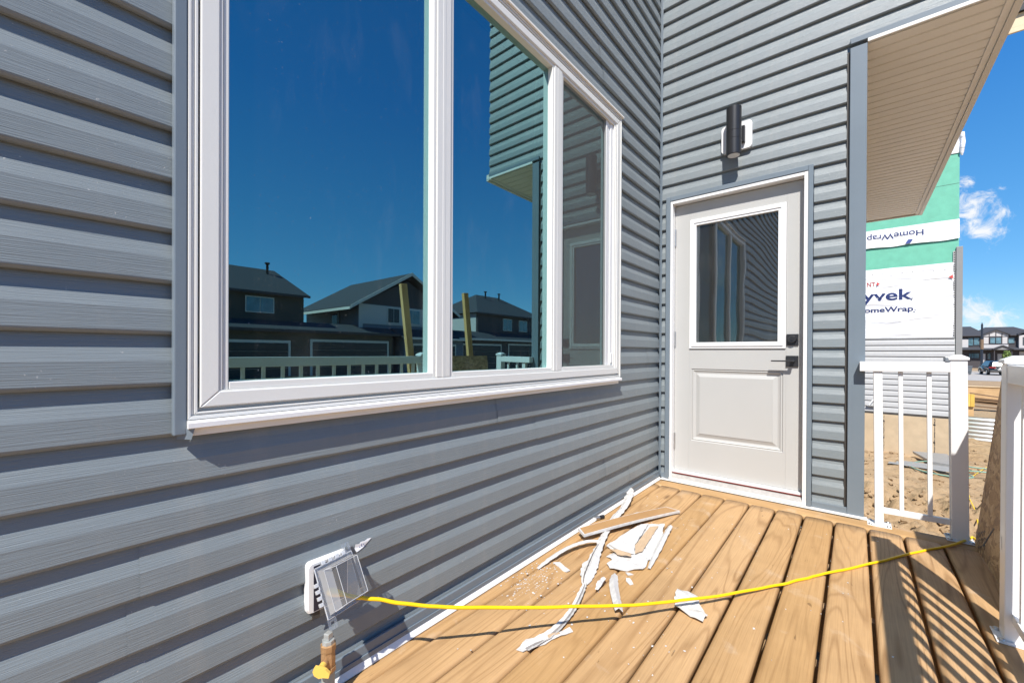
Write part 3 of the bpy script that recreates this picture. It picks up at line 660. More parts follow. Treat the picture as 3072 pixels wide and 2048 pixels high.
# ------------------------------------------------------------------ railings
def cap_mesh(mb, cx, cy, z, h=0.034):
    mb.box(cx-h-0.004, cx+h+0.004, cy-h-0.004, cy+h+0.004, z, z+0.013, 0.0015)
    a = h+0.0035; k_ = 0.012
    vs = [(cx-a, cy-a, z+0.0132), (cx+a, cy-a, z+0.0132), (cx+a, cy+a, z+0.0132), (cx-a, cy+a, z+0.0132)]+[(cx-k_, cy-k_, z+0.028), (cx+k_, cy-k_, z+0.028), (cx+k_, cy+k_, z+0.028), (cx-k_, cy+k_, z+0.028)]
    mb.add(vs, [(3, 2, 1, 0), (0, 1, 5, 4), (1, 2, 6, 5), (2, 3, 7, 6), (3, 0, 4, 7), (4, 5, 6, 7)]); return mb
def rail_post(root, cx, cy, h, half, plate, cap):
    p_ = MB().box(cx-half, cx+half, cy-half, cy+half, 0.0068, h, 0.003).build('post', m_whiterail, root)
    bp_ = MB().box(cx-plate, cx+plate, cy-plate, cy+plate, 0.0015, 0.0065, 0.001).build('base_plate', m_whiterail, root)
    for sx in (-1, 1):
        for sy in (-1, 1):
            q = plate-0.013
            MB().tube([(cx+sx*q, cy+sy*q, 0.0066), (cx+sx*q, cy+sy*q, 0.009), (cx+sx*q, cy+sy*q, 0.0135)], 0.01, 10, rad=[0.010, 0.010, 0.0065]).build('bolt', m_steel, bp_)
    if cap: cap_mesh(MB(), cx, cy, h+0.0003).build('post_cap', m_whiterail, root)
    return p_
r1 = thing('railing', 'short white railing panel between the door wall and the capped corner post', 'railing', (1.42, -0.048, 0), 'white deck railings')
rail_post(r1, 1.2875, -0.048, 0.8795, 0.0195, 0.052, False)
rail_post(r1, 1.603, -0.046, 0.945, 0.0318, 0.052, True)
MB().box(1.208, 1.571, -0.078, -0.018, 0.880, 0.936, 0.003).build('top_rail', m_whiterail, r1)
MB().box(1.3075, 1.571, -0.062, -0.034, 0.073, 0.102, 0.002).build('bottom_rail', m_whiterail, r1)
for x in (1.3825, 1.4955): MB().box(x-0.0095, x+0.0095, -0.0575, -0.0385, 0.1025, 0.8795, 0.0015).build('baluster', m_whiterail, r1)
MB().box(1.553, 1.5705, -0.082, -0.02, 0.9365, 0.962, 0.002).build('rail_bracket', m_steel, r1)
# lean of the loose panel: a degree back towards the wall
r1.rotation_euler = (0, R(-0.75), 0)
r2_ = thing('railing', 'long white railing starting at the nearer capped post and running along the deck edge', 'railing', (1.603, -1.036, 0), 'white deck railings')
for y in (-1.036, -3.0, -4.7): rail_post(r2_, 1.603, y, 0.945, 0.0318, 0.051, True)
yb = [(-1.0685, -2.9675), (-3.0325, -4.6675)]
for y1, y0 in yb:
    MB().box(1.573, 1.633, y0, y1, 0.880, 0.941, 0.003).build('top_rail', m_whiterail, r2_)
    MB().box(1.588, 1.618, y0, y1, 0.073, 0.103, 0.002).build('bottom_rail', m_whiterail, r2_)
    n = int((y1-y0)/0.112)
    bm_ = MB().box(-0.0095, 0.0095, -0.0095, 0.0095, 0.1035, 0.8795, 0.0015).mesh('baluster', m_whiterail)
    for i in range(n): inst(bm_, 'baluster', r2_, Vector((1.603, y1-0.060-0.112*i, 0))-r2_.location)
for y in (-1.0, -2.965): pass
stk = MB().box(1.5700, 1.5708, -1.03, -1.012, 0.30, 0.345); stk.build('sticker', m_pvc, r2_)

# ------------------------------------------------------------------ strand board and studs at the stair opening
osb = thing('strand_board', 'brown strand board sheet leaning outside the gap between the two capped posts', 'board', (1.655, -0.54, 0))
ob = MB(); ob.box(-0.0055, 0.0055, -0.448, 0.452, 0.003, 0.945); sheet = ob.build('sheet', m_osb, osb, local=True)
stp = MB(); stp.box(-0.0062, -0.0057, 0.10, 0.118, 0.045, 0.17)
stp.v = [(x, y+(z-0.1)*-0.95, z) for x, y, z in stp.v]
for i in range(5):
    for j in range(3):
        y = 0.17+0.026*i-0.02*j; z = 0.105-0.012*i-0.028*j
        stp.box(-0.0062, -0.0057, y, y+0.018, z, z+0.008); stp.box(-0.0062, -0.0057, y+random.random()*0.01, y+0.004+random.random()*0.01, z-0.016, z+0.006)
stp.v = [(x, y+0.135, z+0.015) for x, y, z in stp.v]; stp.build('ink_stamp', m_black, sheet, local=True)
osb.rotation_euler = (0, R(5.7), 0)
for (x, y, lean, lb) in ((1.90, -0.70, 5.9, 'upright timber stud standing behind the strand board beside the nearer capped post'), (1.90, 0.045, 5.2, 'upright timber stud behind the strand board at its end by the corner post')):
    s = MB().box(-0.019, 0.019, -0.032, 0.032, 0, 2.47, 0.002).build('stud', m_lumber); s.location = (x, y-0.02, -0.86); s.rotation_euler = (R(lean), R(1.5), 0)
    tag(s, lb, 'stud', 'upright studs behind the strand board')

# ------------------------------------------------------------------ outlet cover, pipe, cord
oc = thing('outlet_cover', 'clear weatherproof outlet cover hanging half open low on the grey siding', 'outlet cover', (0.0, -2.64, 0.31))
bp_ = MB(); rr = 0.012; pts = []
y0, y1, z0, z1 = -2.704, -2.584, 0.243, 0.386
for cy, cz, a0 in ((y1-rr, z1-rr, 0), (y0+rr, z1-rr, 90), (y0+rr, z0+rr, 180), (y1-rr, z0+rr, 270)):
    for i in range(5): a = R(a0+22.5*i); pts.append((cy+rr*math.cos(a), cz+rr*math.sin(a)))
bp_.prism(pts, 0, -0.006, 0.010)
pts2 = [((p[0]+2.644)*0.95-2.644, (p[1]-0.3145)*0.95+0.3145) for p in pts]; bp_.prism(pts2, 0, 0.0102, 0.017); bp_.build('base_frame', m_pvc, oc)
MB().box(0.0172, 0.0182, -2.688, -2.5895, 0.249, 0.3755).build('inner_plate', m_navydark, oc)
MB().box(0.0183, 0.030, -2.668, -2.628, 0.270, 0.355, 0.004).build('receptacle', m_hard, oc)
MB().tube([(0.031, -2.650, 0.296), (0.044, -2.645, 0.294), (0.054, -2.634, 0.290), (0.060, -2.624, 0.286)], 0.011, 12, rad=[0.011, 0.0115, 0.009, 0.0065]).build('plug', m_cord, oc)
lid = MB(); wd, ht, dp = 0.116, 0.136, 0.046
def shell(mb, a0, a1, b0, b1, d0, d1, th=0.0016, ins=0.007):
    """open box: walls from flange depth d0 to d1, front at d1"""
    o_ = [(a0, b0, d0), (a1, b0, d0), (a1, b1, d0), (a0, b1, d0)]; t_ = [(a0+ins, b0+ins, d1), (a1-ins, b0+ins, d1), (a1-ins, b1-ins, d1), (a0+ins, b1-ins, d1)]
    mb.add(o_+t_, [(0, 1, 5, 4), (1, 2, 6, 5), (2, 3, 7, 6), (3, 0, 4, 7), (4, 5, 6, 7)])
shell(lid, 0.034, wd-0.008, 0.014, ht-0.012, 0.0265, dp, ins=0.004)
for a in (0, 1):   # flange rim
    lid.box(0, 0.008, 0, ht, -0.002+a*0.0035, -0.0002+a*0.0035); lid.box(wd-0.008, wd, 0, ht, -0.002+a*0.0035, -0.0002+a*0.0035)
    lid.box(0.008, wd-0.008, 0, 0.008, -0.002+a*0.0035, -0.0002+a*0.0035); lid.box(0.008, wd-0.008, ht-0.008, ht, -0.002+a*0.0035, -0.0002+a*0.0035)
for i in range(4):
    lid.box(0.022+i*0.021, 0.034+i*0.021, ht-0.001, ht+0.009, -0.004, 0.004, 0.001); lid.box(-0.010, 0.001, 0.040+i*0.016, 0.049+i*0.016, -0.004, 0.004, 0.001)
for (a, b_) in ((-0.002, -0.028), (wd-0.024, ht-0.002)):
    lid.box(a, a+0.007, b_, b_+0.030, -0.001, 0.001); lid.box(a+0.017, a+0.024, b_, b_+0.030, -0.001, 0.001); lid.box(a+0.007, a+0.017, b_, b_+0.009, -0.001, 0.001); lid.box(a+0.007, a+0.017, b_+0.020, b_+0.030, -0.001, 0.001)
# local (a along wall, b up, depth out) -> world, swung out about its top hinge and a little about the vertical
hinge = Vector((0.030, -2.694, 0.374)); tilt = R(27); sw = R(-5)
ex = Vector((math.sin(sw), math.cos(sw), 0.06)).normalized(); eb = Vector((-math.sin(tilt), -0.075, math.cos(tilt))).normalized(); ed = ex.cross(eb).normalized()
lid.v = [tuple(hinge+ex*a+eb*(b_-ht)+ed*d_) for a, b_, d_ in lid.v]
lid_ob = lid.build('clear_lid', m_clear, oc)
fr_ = MB(); o4 = [(0.008, 0.008), (wd-0.008, 0.008), (wd-0.008, ht-0.008), (0.008, ht-0.008)]; m4 = [(0.013, 0.013), (wd-0.011, 0.013), (wd-0.011, ht-0.013), (0.013, ht-0.013)]; i4 = [(0.034, 0.014), (wd-0.0115, 0.014), (wd-0.0115, ht-0.0135), (0.034, ht-0.0135)]
def L3b(a, b_, d_): return hinge+ex*a+eb*(b_-ht)+ed*d_
fr_.add([L3b(*p, 0.002) for p in o4]+[L3b(*p, 0.0262) for p in m4]+[L3b(*p, 0.0262) for p in i4], [(k_, (k_+1) % 4, 4+(k_+1) % 4, 4+k_) for k_ in range(4)]+[(4+k_, 4+(k_+1) % 4, 8+(k_+1) % 4, 8+k_) for k_ in range(4)])
fr_.build('frosted_surround', m_frost, lid_ob)
rim = MB()
def L3(a, b_, d_): return hinge+ex*a+eb*(b_-ht)+ed*d_
for z_, lo_a, lo_b, hi_a, hi_b, r_w in ((0.0015, 0.001, 0.001, wd-0.001, ht-0.001, 0.0021), (0.0262, 0.013, 0.013, wd-0.013, ht-0.013, 0.0008), (dp, 0.038, 0.018, wd-0.012, ht-0.016, 0.0010)):
    cs = [(lo_a, lo_b), (hi_a, lo_b), (hi_a, hi_b), (lo_a, hi_b)]
    for k_ in range(4): rim.tube([L3(*cs[k_], z_), L3(*cs[(k_+1) % 4], z_)], r_w, 6)
for k_, (a, b_) in enumerate(((0.038, 0.018), (wd-0.012, 0.018), (wd-0.012, ht-0.016), (0.038, ht-0.016))):
    a2, b2 = ((0.013, 0.013), (wd-0.013, 0.013), (wd-0.013, ht-0.013), (0.013, ht-0.013))[k_]; rim.tube([L3(a, b_, dp), L3(a2, b2, 0.0262)], 0.0008, 6)
for i in range(4):
    q = MB().box(0.022+i*0.021, 0.034+i*0.021, ht-0.001, ht+0.010, -0.0045, 0.0045, 0.001); q.box(-0.011, 0.000, 0.038+i*0.017, 0.048+i*0.017, -0.0045, 0.0045, 0.001)
    rim.add([L3(*v) for v in q.v], q.f)
rim.build('lid_rim', m_rim, lid_ob)
tbm = MB(); tbm.box(0.0105, 0.0125, -2.690, -2.668, 0.222, 0.2425, 0.001); tbm.build('lower_tab', m_dark, oc)

gp = thing('gas_pipe', 'grey pipe stub with brass gas valve and yellow handle by the siding', 'gas valve', (0.06, -2.667, 0.0))
MB().tube([(0.06, -2.667, -0.30), (0.06, -2.667, 0.098)], 0.0175, 20).build('pipe', m_pipe, gp)
vb = MB(); vb.tube([(0.06, -2.667, z) for z in (0.092, 0.094, 0.106, 0.107, 0.118, 0.134, 0.150, 0.151, 0.168, 0.170)], 0.02, 8, rad=[0.017, 0.0205, 0.0205, 0.018, 0.0195, 0.0195, 0.018, 0.0205, 0.0205, 0.017], smooth=False)
vb.tube([(0.06, -2.667, 0.128), (0.076, -2.688, 0.128)], 0.010, 10); valve = vb.build('valve_body', m_brass, gp)
hd = MB(); hd.tube([(0.074, -2.686, 0.128), (0.083, -2.697, 0.128)], 0.0095, 12)
blade = [(-0.018, 0.010), (0.012, 0.013), (0.026, 0.006), (0.027, -0.006), (0.012, -0.010), (0.002, -0.016), (-0.012, -0.013), (-0.019, -0.004)]
bm2 = MB(); bm2.prism([(a, b_) for a, b_ in blade], 1, -0.004, 0.004)
Mh = Matrix.Translation((0.088, -2.702, 0.124)) @ Matrix.Rotation(R(38), 4, 'Z') @ Matrix.Rotation(R(18), 4, 'Y'); bm2.xf(Mh); hd.add(bm2.v, bm2.f); hd.build('valve_handle', m_ycord2, gp)
pg = MB(); pg.tube([(0.06, -2.667, 0.1702), (0.06, -2.667, 0.180)], 0.0165, 8, smooth=False); q = MB().box(-0.0085, 0.0085, -0.0085, 0.0085, 0.1802, 0.1985, 0.0015); q.xf(Matrix.Translation((0.06, -2.667, 0)) @ Matrix.Rotation(R(20), 4, 'Z')); pg.add(q.v, q.f); pg.build('pipe_plug', m_plug, gp)

def smooth_path(pts, n=8):
    pts = [Vector(p) for p in pts]; out = []
    for i in range(len(pts)-1):
        p0, p1, p2, p3 = pts[max(i-1, 0)], pts[i], pts[i+1], pts[min(i+2, len(pts)-1)]
        for k in range(n):
            t = k/n; out.append(0.5*((2*p1)+(-p0+p2)*t+(2*p0-5*p1+4*p2-p3)*t*t+(-p0+3*p1-3*p2+p3)*t*t*t))
    return out+[pts[-1]]
cord_pts = [(0.058, -2.628, 0.287), (0.085, -2.600, 0.277), (0.135, -2.52, 0.247), (0.22, -2.375, 0.195), (0.385, -2.087, 0.125), (0.573, -1.809, 0.078), (0.727, -1.549, 0.042), (0.905, -1.235, 0.014),
            (1.003, -1.062, 0.0075), (1.078, -0.938, 0.0075), (1.250, -0.668, 0.0075), (1.401, -0.412, 0.0075), (1.545, -0.196, 0.0075), (1.628, -0.060+0.0, 0.0155), (1.665, 0.03, 0.006), (1.70, 0.10, -0.10), (1.80, 0.55, -0.62), (1.95, 1.4, -0.80)]
for q in ((2.10, 2.4), (2.20, 3.3), (2.285, 4.1), (2.30, 4.5), (2.36, 5.0), (2.40, 5.6), (2.75, 6.9), (3.4, 8.6), (4.2, 9.6)): cord_pts.append((q[0], q[1], gz(*q)+gh(*q)+0.022))
cp_ = smooth_path(cord_pts)
for i, p in enumerate(cp_):
    if 6 < i: p += Vector((noise.noise(Vector((i*0.31, 1, 0)))*0.0045, noise.noise(Vector((i*0.31, 7, 0)))*0.0045, (noise.noise(Vector((i*0.27, 13, 0)))*0.003 if p.z > 0.02 else 0)))
tag(MB().tube(cp_, 0.0056, 8).build('extension_cord', m_cord), 'yellow extension cord stretched from the outlet cover across the deck boards', 'cord')

# ------------------------------------------------------------------ offcuts and litter on the deck
def ribbon(name, path, widths, m, label, cat, thick=0.0015, fold=0.0, jag=0.12, twist=None, group=None, n=6, crease_shade=None):
    P = smooth_path(path, n); L = len(P); top = []
    for i, p in enumerate(P):
        d_ = (P[min(i+1, L-1)]-P[max(i-1, 0)]).normalized(); s_ = Vector((d_.y, -d_.x, 0)).normalized()
        t = i/(L-1)*(len(widths)-1); k_ = min(int(t), len(widths)-2); w_ = widths[k_]+(widths[k_+1]-widths[k_])*(t-k_)
        tw = 0 if twist is None else R(twist[k_]+(twist[k_+1]-twist[k_])*(t-k_))
        s_ = (s_*math.cos(tw)+Vector((0, 0, 1))*math.sin(tw))
        jl, jr = 1+jag*noise.noise(Vector((i*0.9, 3, len(name)))), 1+jag*noise.noise(Vector((i*0.9, 8, len(name))))
        lift = Vector((0, 0, 1))*fold*w_
        top.append([p-s_*w_*0.5*jl, p+lift, p+s_*w_*0.5*jr])
    vs = []; fs = []
    for row in top: vs += row+[q-Vector((0, 0, thick)) for q in row]
    for i in range(L-1):
        a, b_ = i*6, (i+1)*6
        fs += [(a, a+1, b_+1, b_), (a+1, a+2, b_+2, b_+1), (a+3, b_+3, b_+4, a+4), (a+4, b_+4, b_+5, a+5), (a, b_, b_+3, a+3), (a+2, a+5, b_+5, b_+2)]
    fs += [(0, 3, 4, 1), (1, 4, 5, 2), (L*6-6, L*6-5, L*6-2, L*6-3), (L*6-5, L*6-4, L*6-1, L*6-2)]
    mb = MB(); mb.add(vs, fs); o = mb.build(name, m)
    if crease_shade:  # thin grey band over the fold, its shade put in as colour
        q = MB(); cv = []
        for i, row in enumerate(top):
            a, c_, b_ = row; up = Vector((0, 0, 0.0009)); cv += [c_.lerp(a, crease_shade[0])+up, c_.lerp(b_, crease_shade[1])+up]
        q.add(cv, [(2*i, 2*i+1, 2*i+3, 2*i+2) for i in range(1, L-1)]); q.build('crease_shade', m_crease_shade, o)
    return tag(o, label, cat, group)
def scrap(name, poly, z, m, label, cat, thick=0.002, bumpy=0.006, group=None, jag=0.004):
    pts = [Vector((x, y, 0)) for x, y in poly]; out = []
    for i in range(len(pts)):
        a, b_ = pts[i], pts[(i+1) % len(pts)]; n_ = max(1, int((b_-a).length/0.018))
        for k_ in range(n_):
            p = a.lerp(b_, k_/n_); j = Vector((random.uniform(-jag, jag), random.uniform(-jag, jag), 0)) if k_ else Vector()
            out.append(p+j)
    c = sum(out, Vector())/len(out); R_ = [1.0, 0.72, 0.4, 0.0]; vs = []; n_ = len(out)
    def Z(p): return z+bumpy*(0.5+0.9*noise.noise(p*22))+bumpy*0.5*noise.noise(p*60)
    for r__ in R_[:-1]:
        for p in out: q = c+(p-c)*r__; vs.append((q.x, q.y, Z(q)))
    vs.append((c.x, c.y, Z(c))); fs = []
    for k_ in range(2):
        for i in range(n_): fs.append((k_*n_+i, k_*n_+(i+1) % n_, (k_+1)*n_+(i+1) % n_, (k_+1)*n_+i))
    for i in range(n_): fs.append((2*n_+i, 2*n_+(i+1) % n_, 3*n_))
    base = len(vs); vs += [(p.x, p.y, Z(p)-thick) for p in out]
    for i in range(n_): fs.append((base+i, base+(i+1) % n_, (i+1) % n_, i))
    mb = MB(); mb.add(vs, fs); o = mb.build(name, m); return tag(o, label, cat, group)
LG = 'white offcuts littering the deck'
scrap('torn_sheet', [(0.222, -1.325), (0.232, -1.20), (0.25, -1.06), (0.283, -0.935), (0.352, -0.868), (0.372, -0.95), (0.398, -1.03), (0.43, -1.22), (0.452, -1.425), (0.40, -1.475), (0.335, -1.515), (0.305, -1.485), (0.33, -1.44), (0.27, -1.42), (0.30, -1.36)], 0.006, m_caulk,
      'crumpled white torn sheet, largest scrap, lying under the brown offcut', 'scrap sheet', 0.003, 0.010, LG)
scrap('folded_sheet', [(0.238, -1.325), (0.245, -1.14), (0.262, -0.99), (0.292, -0.955), (0.308, -1.06), (0.335, -1.235), (0.37, -1.33), (0.30, -1.352)], 0.020, m_caulk, 'smooth white folded panel lying on the crumpled torn sheet', 'scrap sheet', 0.006, 0.004, LG, 0.002)
scrap('paper_strip', [(0.312, -0.985), (0.345, -0.945), (0.392, -1.285), (0.375, -1.33), (0.340, -1.25)], 0.019, m_kraft, 'tan paper strip lying on the crumpled white sheet', 'paper', 0.001, 0.003, None, 0.001)
scrap('paper_flap', [(0.262, -1.375), (0.30, -1.355), (0.36, -1.345), (0.376, -1.375), (0.318, -1.40)], 0.021, m_kraft, 'small tan paper flap at the near fold of the white sheet', 'paper', 0.001, 0.006, None, 0.002)
ribbon('trim_strip', [(0.398, -0.905, 0.022), (0.412, -1.02, 0.020), (0.438, -1.20, 0.016), (0.470, -1.40, 0.010)], [0.02, 0.026, 0.03, 0.012], m_caulk, 'white curled strip along the outer edge of the crumpled sheet', 'trim strip', 0.003, 0.35, 0.3, group=LG)
ribbon('foil_strip', [(0.018, -0.555, 0.055), (0.045, -0.66, 0.040), (0.085, -0.83, 0.024), (0.112, -1.02, 0.020), (0.170, -1.245, 0.022), (0.205, -1.36, 0.022)], [0.030, 0.044, 0.040, 0.036, 0.036, 0.034], m_foil, 'long crinkled silver strip running under the brown offcut', 'trim strip', 0.002, 0.30, 0.35, [18, 10, -8, 6, -10, 4], LG)
ribbon('trim_strip', [(0.208, -1.36, 0.024), (0.236, -1.46, 0.020), (0.268, -1.56, 0.014), (0.297, -1.655, 0.010), (0.312, -1.70, 0.010)], [0.028, 0.042, 0.058, 0.046, 0.018], m_caulk, 'wide crinkled white strip in the middle of the litter', 'trim strip', 0.003, 0.24, 0.25, [0, 12, -6, 10, 0], LG, crease_shade=(-0.35, 0.62))
ribbon('trim_strip', [(0.312, -1.695, 0.012), (0.333, -1.76, 0.013), (0.358, -1.85, 0.012), (0.374, -1.94, 0.012), (0.376, -2.04, 0.012), (0.352, -2.150, 0.012)], [0.016, 0.026, 0.026, 0.028, 0.034, 0.038], m_caulk, 'bent white angle strip nearest the yellow cord, with shade painted along its fold', 'trim strip', 0.0015, -0.26, 0.30, [-20, -14, -10, -6, -4, 0], LG, crease_shade=(0.30, 0.22))
scrap('torn_shred', [(0.325, -2.115), (0.352, -2.085), (0.375, -2.03), (0.405, -1.965), (0.425, -1.975), (0.415, -2.01), (0.392, -2.06), (0.375, -2.11), (0.352, -2.165), (0.330, -2.172)], 0.003, m_caulk, 'flat torn white shred at the near end of the bent angle strip', 'shred', 0.002, 0.005, LG, 0.005)
scrap('paper_flap', [(0.372, -2.055), (0.392, -2.015), (0.402, -2.022), (0.384, -2.065)], 0.0085, m_kraft, 'little tan paper fleck on the torn shred nearest the pipe', 'paper', 0.0008, 0.002, None, 0.002)
scrap('torn_shred', [(0.225, -1.50), (0.215, -1.54), (0.235, -1.60), (0.268, -1.655), (0.276, -1.62), (0.262, -1.55), (0.250, -1.49)], 0.004, m_caulk, 'leaf-shaped white shred under the wide crinkled strip', 'shred', 0.002, 0.010, LG, 0.004)
ribbon('trim_strip', [(0.088, -1.725, 0.010), (0.092, -1.62, 0.020), (0.112, -1.50, 0.032), (0.148, -1.395, 0.034), (0.186, -1.335, 0.026)], [0.012, 0.026, 0.028, 0.030, 0.026], m_caulk, 'arched white strip with ragged edge beside the house wall', 'trim strip', 0.003, 0.18, 0.3, [0, 8, 10, 6, 0], LG)
ribbon('trim_strip', [(0.381, -1.560, 0.012), (0.408, -1.625, 0.014), (0.455, -1.705, 0.016), (0.507, -1.785, 0.018)], [0.026, 0.038, 0.036, 0.030], m_caulk, 'straight white angle offcut crossed by the yellow cord', 'trim strip', 0.003, 0.42, 0.14, [0, 4, 6, 6], LG)
scrap('wrap_flake', [(0.622, -1.485), (0.660, -1.476), (0.694, -1.482), (0.735, -1.555), (0.768, -1.60), (0.762, -1.64), (0.715, -1.632), (0.655, -1.618), (0.634, -1.56)], 0.008, m_caulk, 'jagged white flake lying apart under the yellow cord', 'flake', 0.003, 0.014, LG)
scrap('chip', [(0.108, -1.630), (0.128, -1.606), (0.205, -1.640), (0.200, -1.660), (0.182, -1.660)], 0.004, m_caulk, 'narrow white chip next to the arched strip', 'chip', 0.003, 0.004, LG, 0.002)
scrap('chip', [(0.422, -1.535), (0.437, -1.528), (0.464, -1.556), (0.455, -1.570), (0.432, -1.558)], 0.004, m_caulk, 'small oval white chip between the sheet and the angle offcut', 'chip', 0.003, 0.004, LG, 0.001)
scrap('chip', [(0.400, -1.493), (0.415, -1.480), (0.432, -1.482), (0.418, -1.508)], 0.004, m_caulk, 'tiny white chip at the near edge of the crumpled sheet', 'chip', 0.003, 0.004, LG, 0.001)
scrap('curl', [(0.352, -1.605), (0.366, -1.612), (0.372, -1.66), (0.379, -1.705), (0.368, -1.712), (0.352, -1.66)], 0.006, m_caulk, 'curled dirty white shaving beside the wide crinkled strip', 'shaving', 0.002, 0.016, LG, 0.004)
scrap('chip', [(0.150, -0.885), (0.182, -0.878), (0.205, -0.80), (0.190, -0.775), (0.160, -0.80)], 0.006, m_caulk, 'white chip showing behind the brown offcut beside the silver strip', 'chip', 0.003, 0.006, LG, 0.003)
# brown laminate offcut with white edges
oc2 = thing('board_offcut', 'brown wood-grain board offcut with white edges lying across the litter', 'board offcut', (0.18, -0.95, 0))
P4 = [Vector((0.056, -1.322, 0)), Vector((0.275, -0.628, 0)), Vector((0.362, -0.634, 0)), Vector((0.118, -1.366, 0))]
Zt = [0.050, 0.020, 0.018, 0.048]
def slab4(P, Z, th):
    mb = MB(); n_ = 10; vs = []
    for i in range(n_+1):
        t = i/n_; bow = 0.006*math.sin(math.pi*t)
        for (a, b_, za, zb) in ((P[0], P[1], Z[0], Z[1]), (P[3], P[2], Z[3], Z[2])):
            q = a.lerp(b_, t); z = za+(zb-za)*t+bow; vs += [(q.x, q.y, z), (q.x, q.y, z-th)]
    fs = []
    for i in range(n_):
        a, b_ = i*4, i*4+4; fs += [(a, a+2, b_+2, b_), (a+1, b_+1, b_+3, a+3), (a, b_, b_+1, a+1), (a+2, a+3, b_+3, b_+2)]
    fs += [(0, 1, 3, 2), (n_*4, n_*4+2, n_*4+3, n_*4+1)]; mb.add(vs, fs); return mb
slab4(P4, Zt, 0.013).build('core', m_caulk, oc2)
cn = sum(P4, Vector())/4; slab4([cn+(p-cn)*0.975+Vector(((-1 if i in (2, 3) else 1)*0.004, 0, 0)) for i, p in enumerate(P4)], [z+0.0012 for z in Zt], 0.001).build('brown_face', m_brownlam, oc2)
bp2 = thing('pipe_bushing', 'small black and silver threaded plug lying by the deck edge strip', 'plug', (0.030, -1.05, 0.014))
MB().tube([(0.022, -1.072, 0.016), (0.032, -1.045, 0.015)], 0.0125, 14).build('cap', m_steel, bp2)
tb = MB(); ps = [(0.0322+0.0016*i, -1.0445+0.0043*i, 0.015) for i in range(9)]; tb.tube(ps, 0.011, 12, rad=[0.0115 if i % 2 else 0.0098 for i in range(9)]); tb.build('thread', m_black, bp2)
cr_ = MB()
for i in range(420):
    if i < 200: x, y = 0.12+random.gauss(0, 0.05), -1.80+random.gauss(0, 0.09)
    elif i < 300: x, y = random.uniform(0.15, 0.75), random.uniform(-2.1, -0.6)
    else: x, y = random.uniform(0.04, 1.3), random.uniform(-2.3, -0.3)
    if x < 0.03: continue
    r = random.choice([0.0012, 0.0018, 0.0025, 0.004]); a = random.random()*6.28; z = 0.0015+random.random()*0.001
    q = [(x+r*random.uniform(.6, 1.4)*math.cos(a+k_*1.57), y+r*random.uniform(.8, 2.0)*math.sin(a+k_*1.57)) for k_ in range(4)]
    cr_.add([(p[0], p[1], z+random.random()*0.002) for p in q]+[(x, y, z-0.001)], [(0, 1, 2, 3), (0, 4, 1), (1, 4, 2), (2, 4, 3), (3, 4, 0)])
tag(cr_.build('crumbs', m_caulk), kind='stuff')
# torn scrap of printed wrap stuck to the siding
ps_ = thing('wrap_scrap', 'torn scrap of printed white wrap stuck on the grey siding above the outlet cover', 'scrap', (0.002, -2.525, 0.372))
pts = [(-2.556, 0.372), (-2.553, 0.384), (-2.540, 0.3815), (-2.535, 0.386), (-2.522, 0.3845), (-2.512, 0.388), (-2.499, 0.3865), (-2.509, 0.380), (-2.517, 0.3745), (-2.530, 0.3665), (-2.541, 0.3625), (-2.550, 0.360), (-2.554, 0.366)]
q = MB(); q.prism(pts, 0, 0.0006, 0.0012); q.v = [(x+0.0006-(z-0.366)*0.075-(max(0, z-0.3833)*0.12), y, z) for x, y, z in q.v]; body_ = q.build('paper', m_tyvek, ps_)
Mt = Matrix.Translation((0.0014, -2.5225, 0.3795)) @ Matrix(((0, 0, 1, 0), (1, 0, 0, 0), (0, 1, 0, 0), (0, 0, 0, 1))) @ Matrix.Rotation(R(196), 4, 'Z')
inst(text_mesh('Tyv', 0.015, m_navy, Mt, origin_of(ps_), 0.0001, align='LEFT'), 'lettering', body_, (0, 0, 0))

# ------------------------------------------------------------------ neighbouring house under construction
YN = 7.48
nh = thing('unfinished_house', 'unfinished house with green sheathing, white wrap and grey siding on concrete foundation', 'house', (0.8, 9, -0.9))
MB().box(-6, 2.575, YN+0.006, 16, -0.17, 6.9).build('sheathing', m_green, nh)
for z in (4.02, 5.24): MB().box(-6, 2.572, YN+0.004, YN+0.0058, z, z+0.004).build('sheathing_joint', m_dark, nh)
fd = MB(); fd.box(-6, 2.53, YN-0.03, 15.9, -1.6, -0.178, 0.004); fnd = fd.build('foundation', m_conc, nh)
for x in (1.60, 1.655+0.63, -0.1):
    j = MB()
    for i in range(26):
        z = -0.19-i*0.027; j.box(x+random.uniform(-.004, .004), x+0.005+random.uniform(0, .006), YN-0.0318, YN-0.0303, z-0.025, z)
    j.build('form_seam', m_dark, fnd)
    for z in (-0.30, -0.62): 
        q = MB(); blob(q, (x, YN-0.031, z), 0.022, 1.0); q.build('form_tie', m_dark, fnd)
MB().box(-6, 2.53, YN-0.02, YN+0.004, -0.177, -0.137).build('base_flashing', m_dark, nh)
prof2 = [(0.0, 0.0035), (-0.018, 0.0), (-0.020, 0.003), (-0.014, 0.056), (-0.000, 0.108), (0.0, 0.116)]
mb = MB(); mb.add([(x, YN-0.004+d_, z) for x in (-6, 2.533) for d_, z in prof2], [(j, j+1, j+7, j+6) for j in range(5)]); me = mb.mesh('siding_board', m_gsid)
me.transform(Matrix.Translation(-nh.location))
for i in range(13): inst(me, 'siding_board', nh, (0, 0, -0.136+i*0.1073))
MB().box(-6, 2.53, YN-0.02, YN+0.002, 1.262, 1.288, 0.002).build('siding_channel', m_gtrim, nh)
ct = MB(); ct.box(2.541, 2.622, YN-0.024, YN+0.0, -0.15, 2.89, 0.003); ct.box(2.6, 2.622, YN+0.0005, YN+0.09, -0.15, 2.89); ct.build('corner_trim', m_gtrim, nh)
